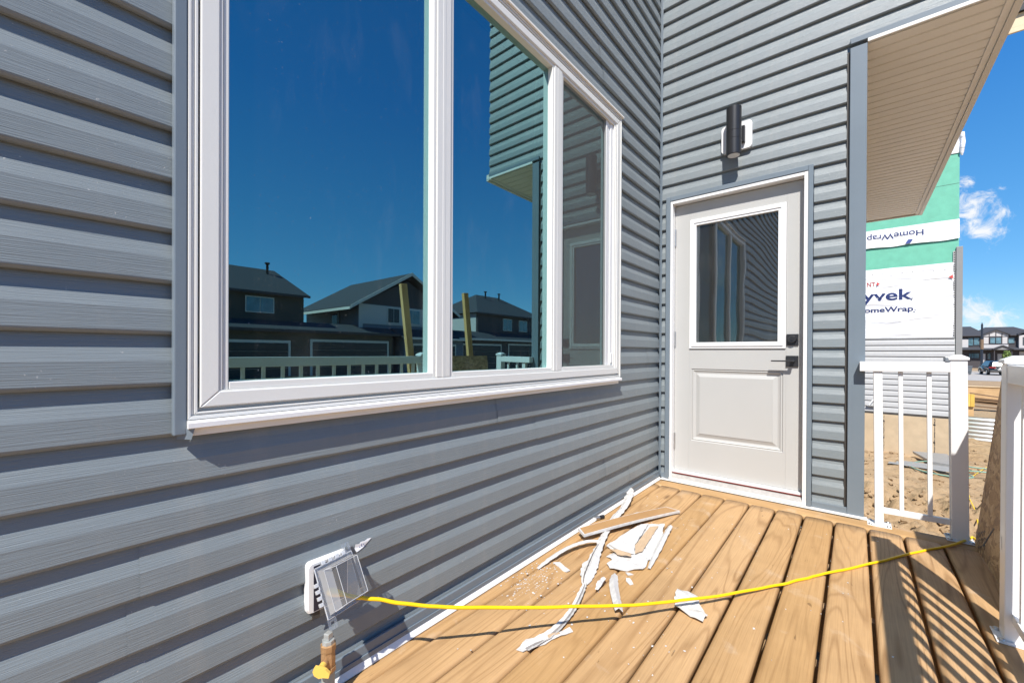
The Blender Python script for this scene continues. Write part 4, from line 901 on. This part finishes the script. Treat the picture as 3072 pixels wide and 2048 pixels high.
nf = MB(); nf.box(2.503, 2.540, YN-0.010, YN-0.008, 1.29, 2.82)
nf.build('nailing_fin', m_gsid, nh)
sl_ = MB()
for i in range(36): sl_.box(2.512, 2.526, YN-0.0125, YN-0.0105, 1.31+i*0.042, 1.332+i*0.042)
sl_.build('fin_slot', m_dark, nh)
MB().box(2.534, 2.5405, YN-0.018, YN-0.0125, 1.29, 2.85).build('trim_shadow_gap', m_dark, nh)
def sheet_wave(x0, x1, zb, zt, nx_, nz_, fn, y):
    mb = MB(); vs = []
    for j in range(nz_+1):
        for i in range(nx_+1):
            x = x0+(x1-x0)*i/nx_; t = j/nz_; b0, t0 = zb(x), zt(x); z = b0+(t0-b0)*t; vs.append((x, y-0.004-fn(x, z, t), z))
    mb.add(vs, [(j*(nx_+1)+i, j*(nx_+1)+i+1, (j+1)*(nx_+1)+i+1, (j+1)*(nx_+1)+i) for j in range(nz_) for i in range(nx_)], True); return mb
def wr(x, z, t):
    q = Vector((x*0.8+z*0.9, z*7.0, 0)); a = 0.5+0.5*noise.noise(q); b2 = max(0, noise.noise(Vector((x*0.5-z*2.2, z*3.4+x*0.9, 4))))
    return 0.012*a+0.03*b2*(1-abs(2*t-1))*(1 if z < 1.7 else 0.5)
low = sheet_wave(-4, 2.518, lambda x: 1.285, lambda x: 2.622+0.006*noise.noise(Vector((x*3, 0, 0))), 90, 40, wr, YN).build('house_wrap', m_tyvek, nh)
up = sheet_wave(-4, 2.579, lambda x: 3.045+0.018*noise.noise(Vector((x*3.2, 7, 0)))-0.01, lambda x: 3.385, 90, 8, lambda x, z, t: 0.006+0.02*(1-t)*(0.6+0.4*noise.noise(Vector((x*3.2, 7, 0)))), YN).build('house_wrap', m_tyvek, nh)
tp = sheet_wave(1.5, 2.583, lambda x: 4.555+0.03*(2.58-x), lambda x: 6.6, 8, 12, lambda x, z, t: 0.006+0.005*noise.noise(Vector((x*4, z*3, 0))), YN).build('house_wrap', m_tyvek, nh)
rl = MB(); rl.tube([(2.60, YN-0.01, 4.50), (2.595, YN-0.02, 4.56), (2.61, YN-0.02, 4.72), (2.60, YN-0.015, 4.9)], 0.03, 10, rad=[0.012, 0.03, 0.034, 0.03]); rl.build('wrap_roll_edge', m_tyvek, nh)
FR = Matrix(((1, 0, 0, 0), (0, 0, -1, 0), (0, 1, 0, 0), (0, 0, 0, 1)))  # text in the facing plane, read from -y
def letter(parent, body, size, x, z, m, rot=0, bold=0.0, align='RIGHT', sx=1.0):
    Mx = Matrix.Translation((x, YN-0.050, z)) @ FR @ Matrix.Rotation(R(rot), 4, 'Z') @ Matrix.Diagonal((sx, 1, 1, 1))
    o = inst(text_mesh(body, size, m, Mx, origin_of(parent), 0.0004, bold, align), 'lettering', parent, (0, 0, 0))
    # lay the print on the sheet
    dl = Vector(nh.location)
    for v in o.data.vertices:
        wx, wz = v.co.x+dl.x, v.co.z+dl.z
        yy = wr(wx, wz, (wz-1.285)/1.337) if parent is low else 0.006+0.02*(1-(wz-3.045)/0.34)*(0.6+0.4*noise.noise(Vector((wx*3.2, 7, 0))))
        v.co.y = YN-0.004-yy-0.0025-dl.y
    return o
letter(low, 'Tyvek', 0.285, 1.962, 2.012, m_navy, bold=0.006, sx=1.30)
letter(low, 'HomeWrap', 0.137, 2.0, 1.787, m_navy, bold=0.003, sx=1.22)
letter(low, 'NT', 0.115, 1.462, 2.295, m_rprint, bold=0.002, sx=0.8)
for p3 in ([(1.485, 2.30), (1.485, 2.37), (1.53, 2.335)], [(2.50, 2.33), (2.50, 2.40), (2.445, 2.365)]):
    q = MB(); q.prism(p3, 1, YN-0.033, YN-0.0335); q.build('arrow_mark', m_rprint, low)
MB().box(1.30, 1.84, YN-0.034, YN-0.0335, 1.612, 1.620).build('small_print', m_gprint, low)
for x, z in ((1.98, 2.02), (2.02, 1.80)): MB().tube([(x, YN-0.034, z), (x, YN-0.0345, z)], 0.014, 10).build('registered_mark', m_gprint, low)
for i in range(9): MB().tube([(1.42+i*0.14, YN-0.033, 2.52-0.004*i), (1.42+i*0.14, YN-0.034, 2.52-0.004*i)], 0.007, 8).build('fastener', m_dark, low)
letter(up, 'HomeWrap', 0.152, 2.135, 3.282, m_navy, rot=180, bold=0.002, align='LEFT', sx=1.08)
q = MB(); q.prism([(1.88, 3.05), (1.945, 3.05), (1.985, 3.125), (1.92, 3.125)], 1, YN-0.037, YN-0.0375); q.build('logo_mark', m_navy, up)
# roof edge lumber and roof of the unfinished house
rb = MB(); rb.box(2.4, 3.66, YN-0.10, YN-0.062, 6.33, 6.62); rb.build('eave_board', m_lumberx, nh)
MB().box(2.4, 3.66, YN-0.16, YN-0.05, 6.625, 6.74).build('roof_edge', m_black, nh)
rf = MB(); rf.prism([(-7, 6.905), (2.5, 6.905), (-2.2, 9.2)], 1, YN+0.3, 16.3); rf.build('roof', m_shing, nh)
vt = thing('wall_bracket', 'small white tilted bracket on the grey siding of the unfinished house', 'bracket', (1.45, YN-0.05, 0.1))
q = MB(); q.box(-0.012, 0.012, -0.02, 0.02, -0.13, 0.13); q.xf(Matrix.Rotation(R(32), 4, 'Y')); q.build('arm', m_pvc, vt, local=True)
q = MB(); q.box(-0.10, 0.05, -0.03, 0.03, -0.13, -0.115); q.build('foot', m_gsid, vt, local=True)

# ------------------------------------------------------------------ yard things
fm = thing('metal_flashing', 'grey folded metal sheet lying on the dirt by the foundation', 'metal sheet', (2.2, 6.6, -0.87))
def gp3(x, y, h=0.0): return (x, y, gz(x, y)+0.05+h)
q = MB(); q.add([gp3(1.98, 7.2, 0.05), gp3(2.42, 7.25, 0.06), gp3(2.50, 6.45, 0.02), gp3(2.16, 6.5, 0.03), gp3(1.99, 7.2, 0.01), gp3(2.16, 6.5, -0.02), gp3(2.5, 6.45, -0.02)], [(0, 1, 2, 3), (0, 3, 5, 4), (3, 2, 6, 5)]); q.build('panel', m_sheetm, fm)
for i in range(3):
    q = MB(); q.add([gp3(1.60+0.1*i, 6.05+0.12*i, 0.0), gp3(1.62+0.1*i, 6.15+0.12*i, 0.01), gp3(2.35+0.05*i, 5.95+0.14*i, 0.03), gp3(2.33+0.05*i, 5.85+0.14*i, 0.02)], [(0, 1, 2, 3)]); q.build('strip', m_sheetm, fm)
hp_ = [gp3(*a) for a in ((4.4, 7.9), (3.3, 6.9), (2.7, 6.6), (2.3, 6.75), (2.0, 6.5), (1.86, 6.1), (2.0, 5.75), (2.3, 5.65), (2.52, 5.8), (2.48, 6.2), (2.9, 6.3), (3.6, 6.0))]
tag(MB().tube(smooth_path(hp_), 0.010, 7).build('garden_hose', m_hose), 'thin green hose looped on the dirt by the folded metal sheet', 'hose')
q = MB(); nA, nZ = 26, 40; vs = []
for j in range(nZ+1):
    for i in range(nA+1):
        a = R(-115+150*i/nA); rr = 0.46+0.016*math.sin(j/nZ*2*math.pi*8); vs.append((3.50+rr*math.sin(a)*1.35, 10.50-rr*math.cos(a), -1.06+0.69*j/nZ))
q.add(vs, [(j*(nA+1)+i, j*(nA+1)+i+1, (j+1)*(nA+1)+i+1, (j+1)*(nA+1)+i) for j in range(nZ) for i in range(nA)], True)
tag(q.build('window_well', m_corr), 'corrugated galvanised window well ring standing on the dirt', 'window well')
fp = thing('marker_stake', 'wooden stake with two yellow form boards beside the plank heap', 'form post', (3.85, 14.6, -0.88))
MB().box(3.68, 3.82, 14.55, 14.62, -0.95, -0.52).build('stake', m_ply, fp)
for x in (3.665, 3.747): MB().box(x, x+0.078, 14.48, 14.545, -0.53, -0.17, 0.004).build('form_board', m_yform, fp)
PG = 'muddy planks heaped on the dirt'
for i in range(9):
    q = MB(); L = random.uniform(1.5, 1.9); q.box(-L/2, L/2, -0.07, 0.07, -0.019, 0.019)
    o = q.build('plank', m_mud); row = i % 3; lev = i//3
    o.location = (4.95+random.uniform(-.08, .08), 17.2+row*0.16+random.uniform(-.03, .03), -0.78+lev*0.10+row*0.06); o.rotation_euler = (R(random.uniform(-6, 6)), R(6+random.uniform(-4, 4)), R(-9+random.uniform(-7, 7)))
    tag(o, 'muddy brown plank in the heap behind the corrugated window well', 'plank', PG)
pf = thing('plywood_barrier', 'low plywood form panel with yellow stud behind the plank heap', 'form panel', (6, 24.4, -1.04))
MB().box(4.2, 7.4, 24.4, 24.43, -1.1, -0.47).build('panel', m_ply, pf)
MB().box(4.2, 7.4, 24.36, 24.46, -0.468, -0.43).build('top_plate', m_lumberx, pf)
for x in (6.32, 4.5): MB().box(x, x+0.09, 24.355, 24.398, -1.1, -0.475).build('stud', m_yform, pf)
dl = MB()
for i in range(7): blob(dl, (4.8+random.random()*1.2, 30+random.random()*6, gz(5, 33)+0.05), random.uniform(0.05, 0.14))
tag(dl.build('dirt_lumps', m_dirt), kind='stuff')

# ------------------------------------------------------------------ street: bins, car, pole
def bin_(x, y, z, rz, lb):
    b_ = thing('wheeled_bin', lb, 'bin', (x, y, z), 'bins at the kerb'); b_.rotation_euler = (0, 0, R(rz))
    q = MB(); q.add([(-.24, -.27, .08), (.24, -.27, .08), (.24, .22, .08), (-.24, .22, .08), (-.31, -.36, 1.0), (.31, -.36, 1.0), (.31, .32, 1.0), (-.31, .32, 1.0)], [(3, 2, 1, 0), (0, 1, 5, 4), (1, 2, 6, 5), (2, 3, 7, 6), (3, 0, 4, 7), (4, 5, 6, 7)]); q.build('body', m_bin, b_, local=True)
    MB().box(-.33, .33, -.38, .36, 1.002, 1.07, 0.02).build('lid', m_bin, b_, local=True)
    MB().box(-.28, .28, .362, .42, 0.95, 1.0, 0.015).build('handle', m_bin, b_, local=True)
    MB().box(-.18, .18, -.34, -.30, 0.35, 0.72, 0.01).build('front_rib', m_bin, b_, local=True)
    for sx in (-1, 1): MB().tube([(sx*.25, .24, .12), (sx*.31, .24, .12)], 0.12, 14).build('wheel', m_tyre, b_, local=True)
bin_(11.55, 70.2, -1.44, 10, 'grey wheeled bin standing beside the black parked car')
bin_(10.55, 70.8, -1.44, 4, 'grey wheeled bin half hidden behind the capped corner post')
def suv(loc, rz):
    c = thing('parked_car', 'black parked SUV seen from behind with red tail light', 'car', loc); c.rotation_euler = (0, 0, R(rz))
    def hull(prof, half_b, half_t, zb, zt, name, m):
        """prof: (x,z) outline, half width blends from half_b at zb to half_t at zt"""
        mb = MB(); n_ = len(prof); L = lambda z: half_b+(half_t-half_b)*max(0, min(1, (z-zb)/(zt-zb)))
        vs = [(x, -L(z), z) for x, z in prof]+[(x, L(z), z) for x, z in prof]
        mb.add(vs, [tuple(range(n_)), tuple(range(2*n_-1, n_-1, -1))]+[(i, i+n_, (i+1) % n_+n_, (i+1) % n_) for i in range(n_)])
        b_ = bmesh.new(); me_ = mb.mesh('t', m); b_.from_mesh(me_); bmesh.ops.bevel(b_, geom=b_.edges[:], offset=0.035, segments=2, affect='EDGES'); q_ = MB().bm(b_, True)
        return q_.build(name, m, c, local=True)
    def arch(cx, r=0.42, z=0.34): return [(cx-r*math.cos(R(a)), z+r*math.sin(R(a))) for a in range(0, 181, 20)]
    low_ = [(-2.3, 0.34), (-2.36, 0.62), (-2.30, 0.98), (-1.0, 1.02), (1.0, 1.00), (1.95, 0.92), (2.32, 0.74), (2.36, 0.42), (2.28, 0.30)]+arch(1.42)[::-1]+arch(-1.42)[::-1]
    hull(low_, 0.94, 0.90, 0.3, 1.0, 'body', m_car)
    cab = [(-2.28, 0.985), (-2.02, 1.56), (-1.7, 1.66), (0.2, 1.68), (0.62, 1.60), (1.25, 1.01)]
    hull(cab, 0.90, 0.66, 1.0, 1.66, 'cabin', m_car)
    rw = MB(); rw.add([(-2.30, -0.66, 1.08), (-2.30, 0.66, 1.08), (-2.09, 0.56, 1.50), (-2.09, -0.56, 1.50)], [(0, 1, 2, 3)]); rw.v = [(x-0.012, y, z) for x, y, z in rw.v]; rw.build('rear_window', m_cargl, c, local=True)
    for s_ in (-1, 1):
        sw_ = MB(); sw_.add([(-1.85, s_*0.895, 1.06), (0.98, s_*0.895, 1.06), (0.50, s_*0.715, 1.55), (-1.68, s_*0.715, 1.55)], [(0, 1, 2, 3)]); sw_.build('side_window', m_cargl, c, local=True)
        tl = MB(); tl.box(-2.40, -2.16, min(s_*0.38, s_*0.93), max(s_*0.38, s_*0.93), 0.86, 0.95, 0.02); tl.build('tail_light', m_tail, c, local=True)
        MB().box(0.75, 0.95, min(s_*0.92, s_*1.10), max(s_*0.92, s_*1.10), 1.03, 1.17, 0.03).build('mirror', m_car, c, local=True)
        for wx in (-1.42, 1.42):
            wh = MB(); wh.tube([(wx, s_*0.70, 0.34), (wx, s_*0.93, 0.34)], 0.34, 24); w_ = wh.build('wheel', m_tyre, c, local=True)
            MB().tube([(wx, s_*0.90, 0.34), (wx, s_*0.945, 0.34)], 0.22, 16).build('rim', m_steel, w_, local=True)
    MB().box(-2.42, -2.30, -0.84, 0.84, 0.42, 0.56, 0.03).build('bumper', m_hard, c, local=True)
    MB().box(-2.405, -2.34, -0.24, 0.24, 0.60, 0.70, 0.005).build('number_plate', m_gsid, c, local=True)
    MB().box(-2.41, -2.33, -0.5, 0.5, 0.765, 0.79, 0.005).build('chrome_strip', m_steel, c, local=True)
suv((14.1, 72.5, -1.435), 92)
po = thing('lamp_post', 'slim dark street post with ball top in front of the townhouses', 'post', (14.0, 78.5, -1.5))
MB().tube([(14.0, 78.5, -1.5), (14.0, 78.5, -0.6), (14.0, 78.5, 5.0)], 0.12, 10, rad=[0.16, 0.13, 0.10]).build('shaft', m_pole, po)
q = MB(); blob(q, (14.0, 78.5, 5.1), 0.11, 1.2, True); q.build('finial', m_pole, po)
MB().tube([(14.0, 78.5, 1.7), (14.0, 78.5, 3.0)], 0.17, 10).build('sleeve', m_bark, po)

# ------------------------------------------------------------------ far townhouses (scaled about the measured frontage)
YT = 158.8
def tw(x, z): return (1.178+(x-1.178)*1.65, 0.976+(z-0.976)*1.65)
th = thing('townhouse_row', 'dark and white townhouse row with gabled bays behind the street', 'townhouses', (30, 165, -2.6))
def tbox(name, m, x0, x1, z0, z1, y0=0.0, y1=0.4, par=None):
    a, b_ = tw(x0, z0), tw(x1, z1); return MB().box(a[0], b_[0], YT+y0, YT+y1, a[1], b_[1]).build(name, m, par or th)
tbox('wall', m_dkwall, 8.0, 24.5, -2.2, 4.02, 0.0, 9)
tbox('pale_panel', m_ltwall, 8.2, 15.0, 2.0, 3.5, -0.15, -0.01); tbox('pale_panel', m_ltwall, 14.2, 15.1, 1.9, 3.45, -0.2, -0.16)
tbox('bay', m_ltwall, 16.56, 19.22, 2.02, 4.05, -0.9, -0.01); tbox('bay', m_ltwall, 20.28, 23.2, 2.02, 4.0, -0.9, -0.01)
def gable(name, m, x0, xm, x1, zb, zp, y0, y1):
    P = [tw(x0, zb), tw(x1, zb), tw(xm, zp)]; return MB().prism([tuple(p) for p in P], 1, YT+y0, YT+y1).build(name, m, th)
gable('bay_gable', m_ltwall, 16.62, 17.92, 19.2, 4.05, 4.80, -0.9, 2)
def rake(x0, z0, x1, z1, w_, y0, y1, m=m_dkwall, name='roof_rake'):
    a, b_ = tw(x0, z0), tw(x1, z1); return MB().prism([a, b_, (b_[0], b_[1]+w_), (a[0], a[1]+w_)], 1, YT+y0, YT+y1).build(name, m, th)
for x0, xm, x1 in ((16.45, 17.92, 19.40), (20.1, 21.7, 23.3)):
    rake(x0, 4.0, xm, 4.78, 0.32, -1.3, 3, m_shing); rake(xm, 4.78, x1, 4.0, 0.32, -1.3, 3, m_shing)
for x in (16.60, 17.22, 17.90, 18.52, 19.14): tbox('trim_board', m_dkwall, x, x+0.09, 2.66, 3.82 if x in (16.60, 19.14) else 4.55 if x == 17.90 else 4.30, -0.97, -0.91)
for z in (2.62, 3.79): tbox('trim_board', m_dkwall, 16.60, 19.22, z, z+0.07, -0.99, -0.975)
tbox('window_trim', m_dkwall, 17.30, 18.50, 2.70, 3.78, -0.965, -0.93)
def twin(x0, x1, z0, z1, y):
    w_ = tbox('window', m_dkwall, x0-0.07, x1+0.07, z0-0.07, z1+0.07, y, y+0.05); tbox('pane', m_bluegl, x0, x1, z0, z1, y-0.03, y-0.005, w_)
twin(17.36, 17.86, 2.75, 3.62, -1.06); twin(17.95, 18.45, 2.75, 3.62, -1.06); twin(15.73, 16.28, 2.54, 3.66, -0.12); twin(15.10, 15.62, 2.45, 3.62, -0.12); twin(19.32, 19.90, 2.80, 3.58, -0.12); twin(20.72, 21.5, 2.55, 3.6, -1.0)
twin(15.20, 15.70, 0.44, 1.16, -0.12); twin(15.76, 16.28, 0.44, 1.16, -0.12); twin(17.18, 17.47, 0.25, 1.17, -0.12); twin(11.5, 12.6, 2.5, 3.5, -0.2); twin(22.2, 22.8, 2.55, 3.6, -1.0)
tbox('door', m_gsid, 18.22, 18.66, -0.3, 1.13, -0.1, -0.02)
tbox('pale_panel', m_ltwall, 16.58, 16.95, -0.6, 1.15, -0.2, -0.02); tbox('pale_panel', m_ltwall, 20.4, 23, -0.8, 1.5, -0.2, -0.02)
for i in range(9):
    x0 = 8.2+i*1.8; tbox('wall_shadow_board', m_dkwall, x0, x0+0.06, 0, 1.7, -0.16, -0.02)
a, b_ = tw(8.0, 1.74), tw(24.5, 1.95); MB().prism([(YT-2.2, a[1]), (YT, a[1]), (YT, a[1]+0.75)], 0, a[0], b_[0]).build('porch_roof', m_shing, th)
rake(17.45, 1.72, 18.51, 2.30, 0.25, -2.9, 0, m_shing); rake(18.51, 2.30, 19.6, 1.72, 0.25, -2.9, 0, m_shing); gable('porch_gable', m_gtrim, 17.6, 18.51, 19.42, 1.75, 2.28, -2.6, -1)
for x in (17.6, 19.35): tbox('porch_post', m_dkwall, x, x+0.1, -1.4, 1.75, -2.5, -2.2)
e0 = tw(7.6, 4.0); e1 = tw(25.0, 4.0); r0 = tw(14.2, 5.62); 
rfm = MB(); ez = e0[1]; RZ1 = tw(0, 5.62)[1]; RZ2 = tw(0, 5.42)[1]
def hiproof(x0, x1, ra, rb, rz_):
    rfm.add([(x0, YT-0.8, ez), (x1, YT-0.8, ez), (x1, YT+9.5, ez), (x0, YT+9.5, ez), (ra, YT+4.3, rz_), (rb, YT+4.3, rz_)], [(0, 1, 5, 4), (1, 2, 5), (2, 3, 4, 5), (3, 0, 4), (0, 3, 2, 1)])
hiproof(tw(7.6, 0)[0], tw(17.3, 0)[0], tw(9, 0)[0], tw(15.7, 0)[0], RZ1); hiproof(tw(15.6, 0)[0], tw(22.8, 0)[0], tw(17.3, 0)[0], tw(20.3, 0)[0], RZ2)
rfm.build('roof', m_shing, th)
tbox('fascia', m_dkwall, 7.6, 22.9, 3.92, 4.02, -0.85, -0.3)

# ------------------------------------------------------------------ young trees by the townhouses
def tree(x, y, z, h, w_, n, lb, name='young_tree'):
    t_ = thing(name, lb, 'tree', (x, y, z), 'small trees in front of the townhouses'); q = MB()
    q.tube([(x, y, z), (x+0.05, y, z+h*0.4), (x, y, z+h*0.9)], 0.06, 6, rad=[0.09, 0.06, 0.02])
    for i in range(7):
        a = i*0.9; zz = z+h*(0.3+0.08*i); q.tube([(x, y, zz), (x+w_*0.7*math.cos(a), y+w_*0.7*math.sin(a), zz+h*0.18)], 0.03, 5, rad=[0.03, 0.01])
    q.build('trunk', m_bark, t_); L = MB()
    for i in range(n):
        u = random.random(); r = w_*(1.05-u*0.75)*math.sqrt(random.random()); a = random.random()*6.28; c = Vector((x+r*math.cos(a), y+r*math.sin(a), z+h*(0.12+0.9*u)))
        s_ = random.uniform(0.12, 0.26); n1 = Vector((random.gauss(0, 1), random.gauss(0, 1), random.gauss(0, 1))).normalized(); n2 = n1.orthogonal().normalized()
        L.add([c+n1*s_, c+n2*s_*0.5, c-n1*s_, c-n2*s_*0.5], [(0, 1, 2, 3)])
    L.build('crown', m_leaf, t_)
tree(25.6, 130, -2.2, 3.9, 1.3, 420, 'young bright green tree in front of the townhouse porch')
tree(27.9, 133, -2.2, 2.2, 1.2, 260, 'low green shrub-like tree near the right townhouse bay')
tree(19.35, 132, -2.2, 3.0, 0.9, 240, 'small green tree beside the grey corner trim')

# ------------------------------------------------------------------ houses across the lane (they show in the window glass)
def hip(par, x0, x1, y0, y1, ze, zr, ya, yb_, m=m_shing, o=0.5):
    q = MB(); xm = (x0+x1)/2
    q.add([(x0-o, y0-o, ze), (x1+o, y0-o, ze), (x1+o, y1+o, ze), (x0-o, y1+o, ze), (xm, ya, zr), (xm, yb_, zr)], [(0, 3, 2, 1), (0, 1, 4), (1, 2, 5, 4), (2, 3, 5), (3, 0, 4, 5)])
    r = q.build('roof', m, par); MB().box(x0-o-0.05, x0-o, y0-o, y1+o, ze-0.16, ze+0.02).build('fascia', m_dkwall, par)
    for yv in (ya+0.8, yb_-0.9): MB().tube([(xm-1.0, yv, zr-0.5), (xm-1.0, yv, zr+0.28), (xm-1.0, yv, zr+0.3), (xm-1.0, yv, zr+0.42)], 0.12, 8, rad=[0.1, 0.1, 0.2, 0.2]).build('vent', m_black, r)
def rwin(par, x, y0, y1, z0, z1, m=m_bluegl):
    w_ = MB().box(x-0.05, x, y0-0.08, y1+0.08, z0-0.08, z1+0.08).build('window', m_fascia, par); MB().box(x-0.075, x-0.055, y0, (y0+y1)/2-0.03, z0, z1).build('pane', m, w_); MB().box(x-0.075, x-0.055, (y0+y1)/2+0.03, y1, z0, z1).build('pane', m, w_)
def garage(par, x0, x1, y0, y1, zt, zr, doors, mw, fascia):
    MB().box(x0, x1, y0, y1, -1, zt).build('garage', mw, par)
    q = MB(); q.add([(x0-0.5, y0-0.4, zt), (x0-0.5, y1+0.4, zt), (x1, y1+0.4, zr), (x1, y0-0.4, zr), (x1, y0-0.4, zt), (x1, y1+0.4, zt)], [(0, 1, 2, 3), (0, 3, 4), (1, 5, 2), (0, 4, 5, 1)]); q.build('garage_roof', m_shing, par)
    MB().box(x0-0.56, x0-0.505, y0-0.4, y1+0.4, zt-0.16, zt+0.05).build('fascia', fascia, par)
    for a, b2, zd in doors:
        dr = MB().box(x0-0.05, x0-0.005, a-0.18, b2+0.18, -0.9, zd+0.18).build('garage_door', m_fascia, par)
        for i in range(4): MB().box(x0-0.09, x0-0.055, a, b2, -0.88+i*(zd+0.88)/4, -0.90+(i+1)*(zd+0.88)/4).build('door_section', m_gardoor, dr)
h1 = thing('opposite_house', 'dark brown hip-roofed house across the lane, reflected in the big left pane', 'house', (36, 5, -0.9))
MB().box(33.2, 42, -3, 11.6, -1, 5.45).build('wall', m_brwall, h1); hip(h1, 33.2, 42, -3, 11.4, 5.42, 7.95, -1, 11.0)
rwin(h1, 33.2, 7.5, 9.3, 3.95, 5.0); rwin(h1, 33.2, 1.0, 3.0, 3.95, 5.0); garage(h1, 31.2, 33.2, -2, 18.6, 2.55, 3.35, [(2.4, 9.6, 1.60), (11.4, 18.0, 1.75)], m_brwall, m_dkwall)
h2 = thing('opposite_house', 'gabled slate house with pale front panels across the lane', 'house', (37, 21, -0.9))
MB().box(32.6, 43, 16.1, 26.4, -1, 5.3).build('wall', m_blwall, h2)
MB().prism([(16.1, 5.3), (26.4, 5.3), (21.25, 7.9)], 0, 32.6, 43).build('gable_wall', m_dkwall, h2)
MB().box(32.54, 32.595, 16.15, 26.3, 3.5, 5.25).build('pale_panel', m_ltwall, h2); MB().box(32.48, 32.535, 16.02, 16.4, 3.0, 5.3).build('corner_board', m_ltwall, h2)
for s_ in (-1, 1):
    q = MB(); q.prism([(21.25, 8.35), (21.25, 8.62), (21.25+s_*6.3, 4.95), (21.25+s_*6.3, 4.72)], 0, 31.9, 43.4); q.build('roof', m_shing, h2)
    q = MB(); q.prism([(21.25, 8.35), (21.25, 8.66), (21.25+s_*6.3, 4.99), (21.25+s_*6.3, 4.70)], 0, 31.84, 31.895); q.build('barge_board', m_fascia, h2)
MB().box(31.9, 43.4, 14.85, 14.95, 4.62, 4.85).build('gutter', m_fascia, h2)
rwin(h2, 32.53, 19.0, 20.2, 3.75, 5.05, m_cargl); rwin(h2, 32.53, 21.0, 22.6, 3.75, 5.05)
sw2 = MB().box(36.2, 37.4, 16.02, 16.095, 3.5, 4.7).build('window', m_fascia, h2); MB().box(36.3, 37.3, 15.99, 16.015, 3.6, 4.6).build('pane', m_cargl, sw2)
garage(h2, 30.8, 32.4, 19.6, 27.0, 2.3, 3.2, [(20.6, 25.8, 1.6)], m_blwall, m_fascia)
h3 = thing('opposite_house', 'charcoal hip-roofed house across the lane, reflected in the middle pane', 'house', (38, 36, -0.9))
MB().box(33.0, 42, 31.4, 44, -1, 5.7).build('wall', m_dkwall, h3); hip(h3, 33.0, 42, 31.4, 44, 5.65, 8.6, 35.6, 40)
MB().box(33.2, 42, 31.34, 31.395, 2.5, 5.6).build('pale_siding', m_ltwall, h3)
rwin(h3, 33.0, 36.0, 37.6, 3.8, 5.15); rwin(h3, 33.0, 39.2, 40.8, 3.8, 5.1); garage(h3, 31.0, 33.0, 26.6, 44, 2.45, 3.4, [(27.2, 33.2, 1.75), (34.8, 41.0, 1.85)], m_dkwall, m_fascia)
for yy in (-24, 56):
    h4 = thing('opposite_house', 'brown hip-roofed house at the far %s end of the lane row' % ('near' if yy < 0 else 'street'), 'house', (38, yy, -0.9))
    MB().box(33, 42, yy-7, yy+7, -1, 5.5).build('wall', m_brwall, h4); hip(h4, 33, 42, yy-7, yy+7, 5.45, 8.2, yy-3, yy+3); rwin(h4, 33, yy-2, yy, 3.8, 5.0)
tp_ = MB(); nX, nY = 26, 20; vs = []
for j in range(nY+1):
    for i in range(nX+1):
        u, v = i/nX*2-1, j/nY*2-1; d_ = max(0, 1-u*u)**0.5*max(0, 1-v*v)**0.5
        vs.append((7.0+u*0.9, -0.6+v*1.5, -0.86+1.25*d_*(0.75+0.4*noise.noise(Vector((u*3, v*4, 2))))))
tp_.add(vs, [(j*(nX+1)+i, j*(nX+1)+i+1, (j+1)*(nX+1)+i+1, (j+1)*(nX+1)+i) for j in range(nY) for i in range(nX)])
tag(tp_.build('tarp_heap', m_tarp), 'blue tarpaulin draped over a heap beyond the long railing', 'tarpaulin')
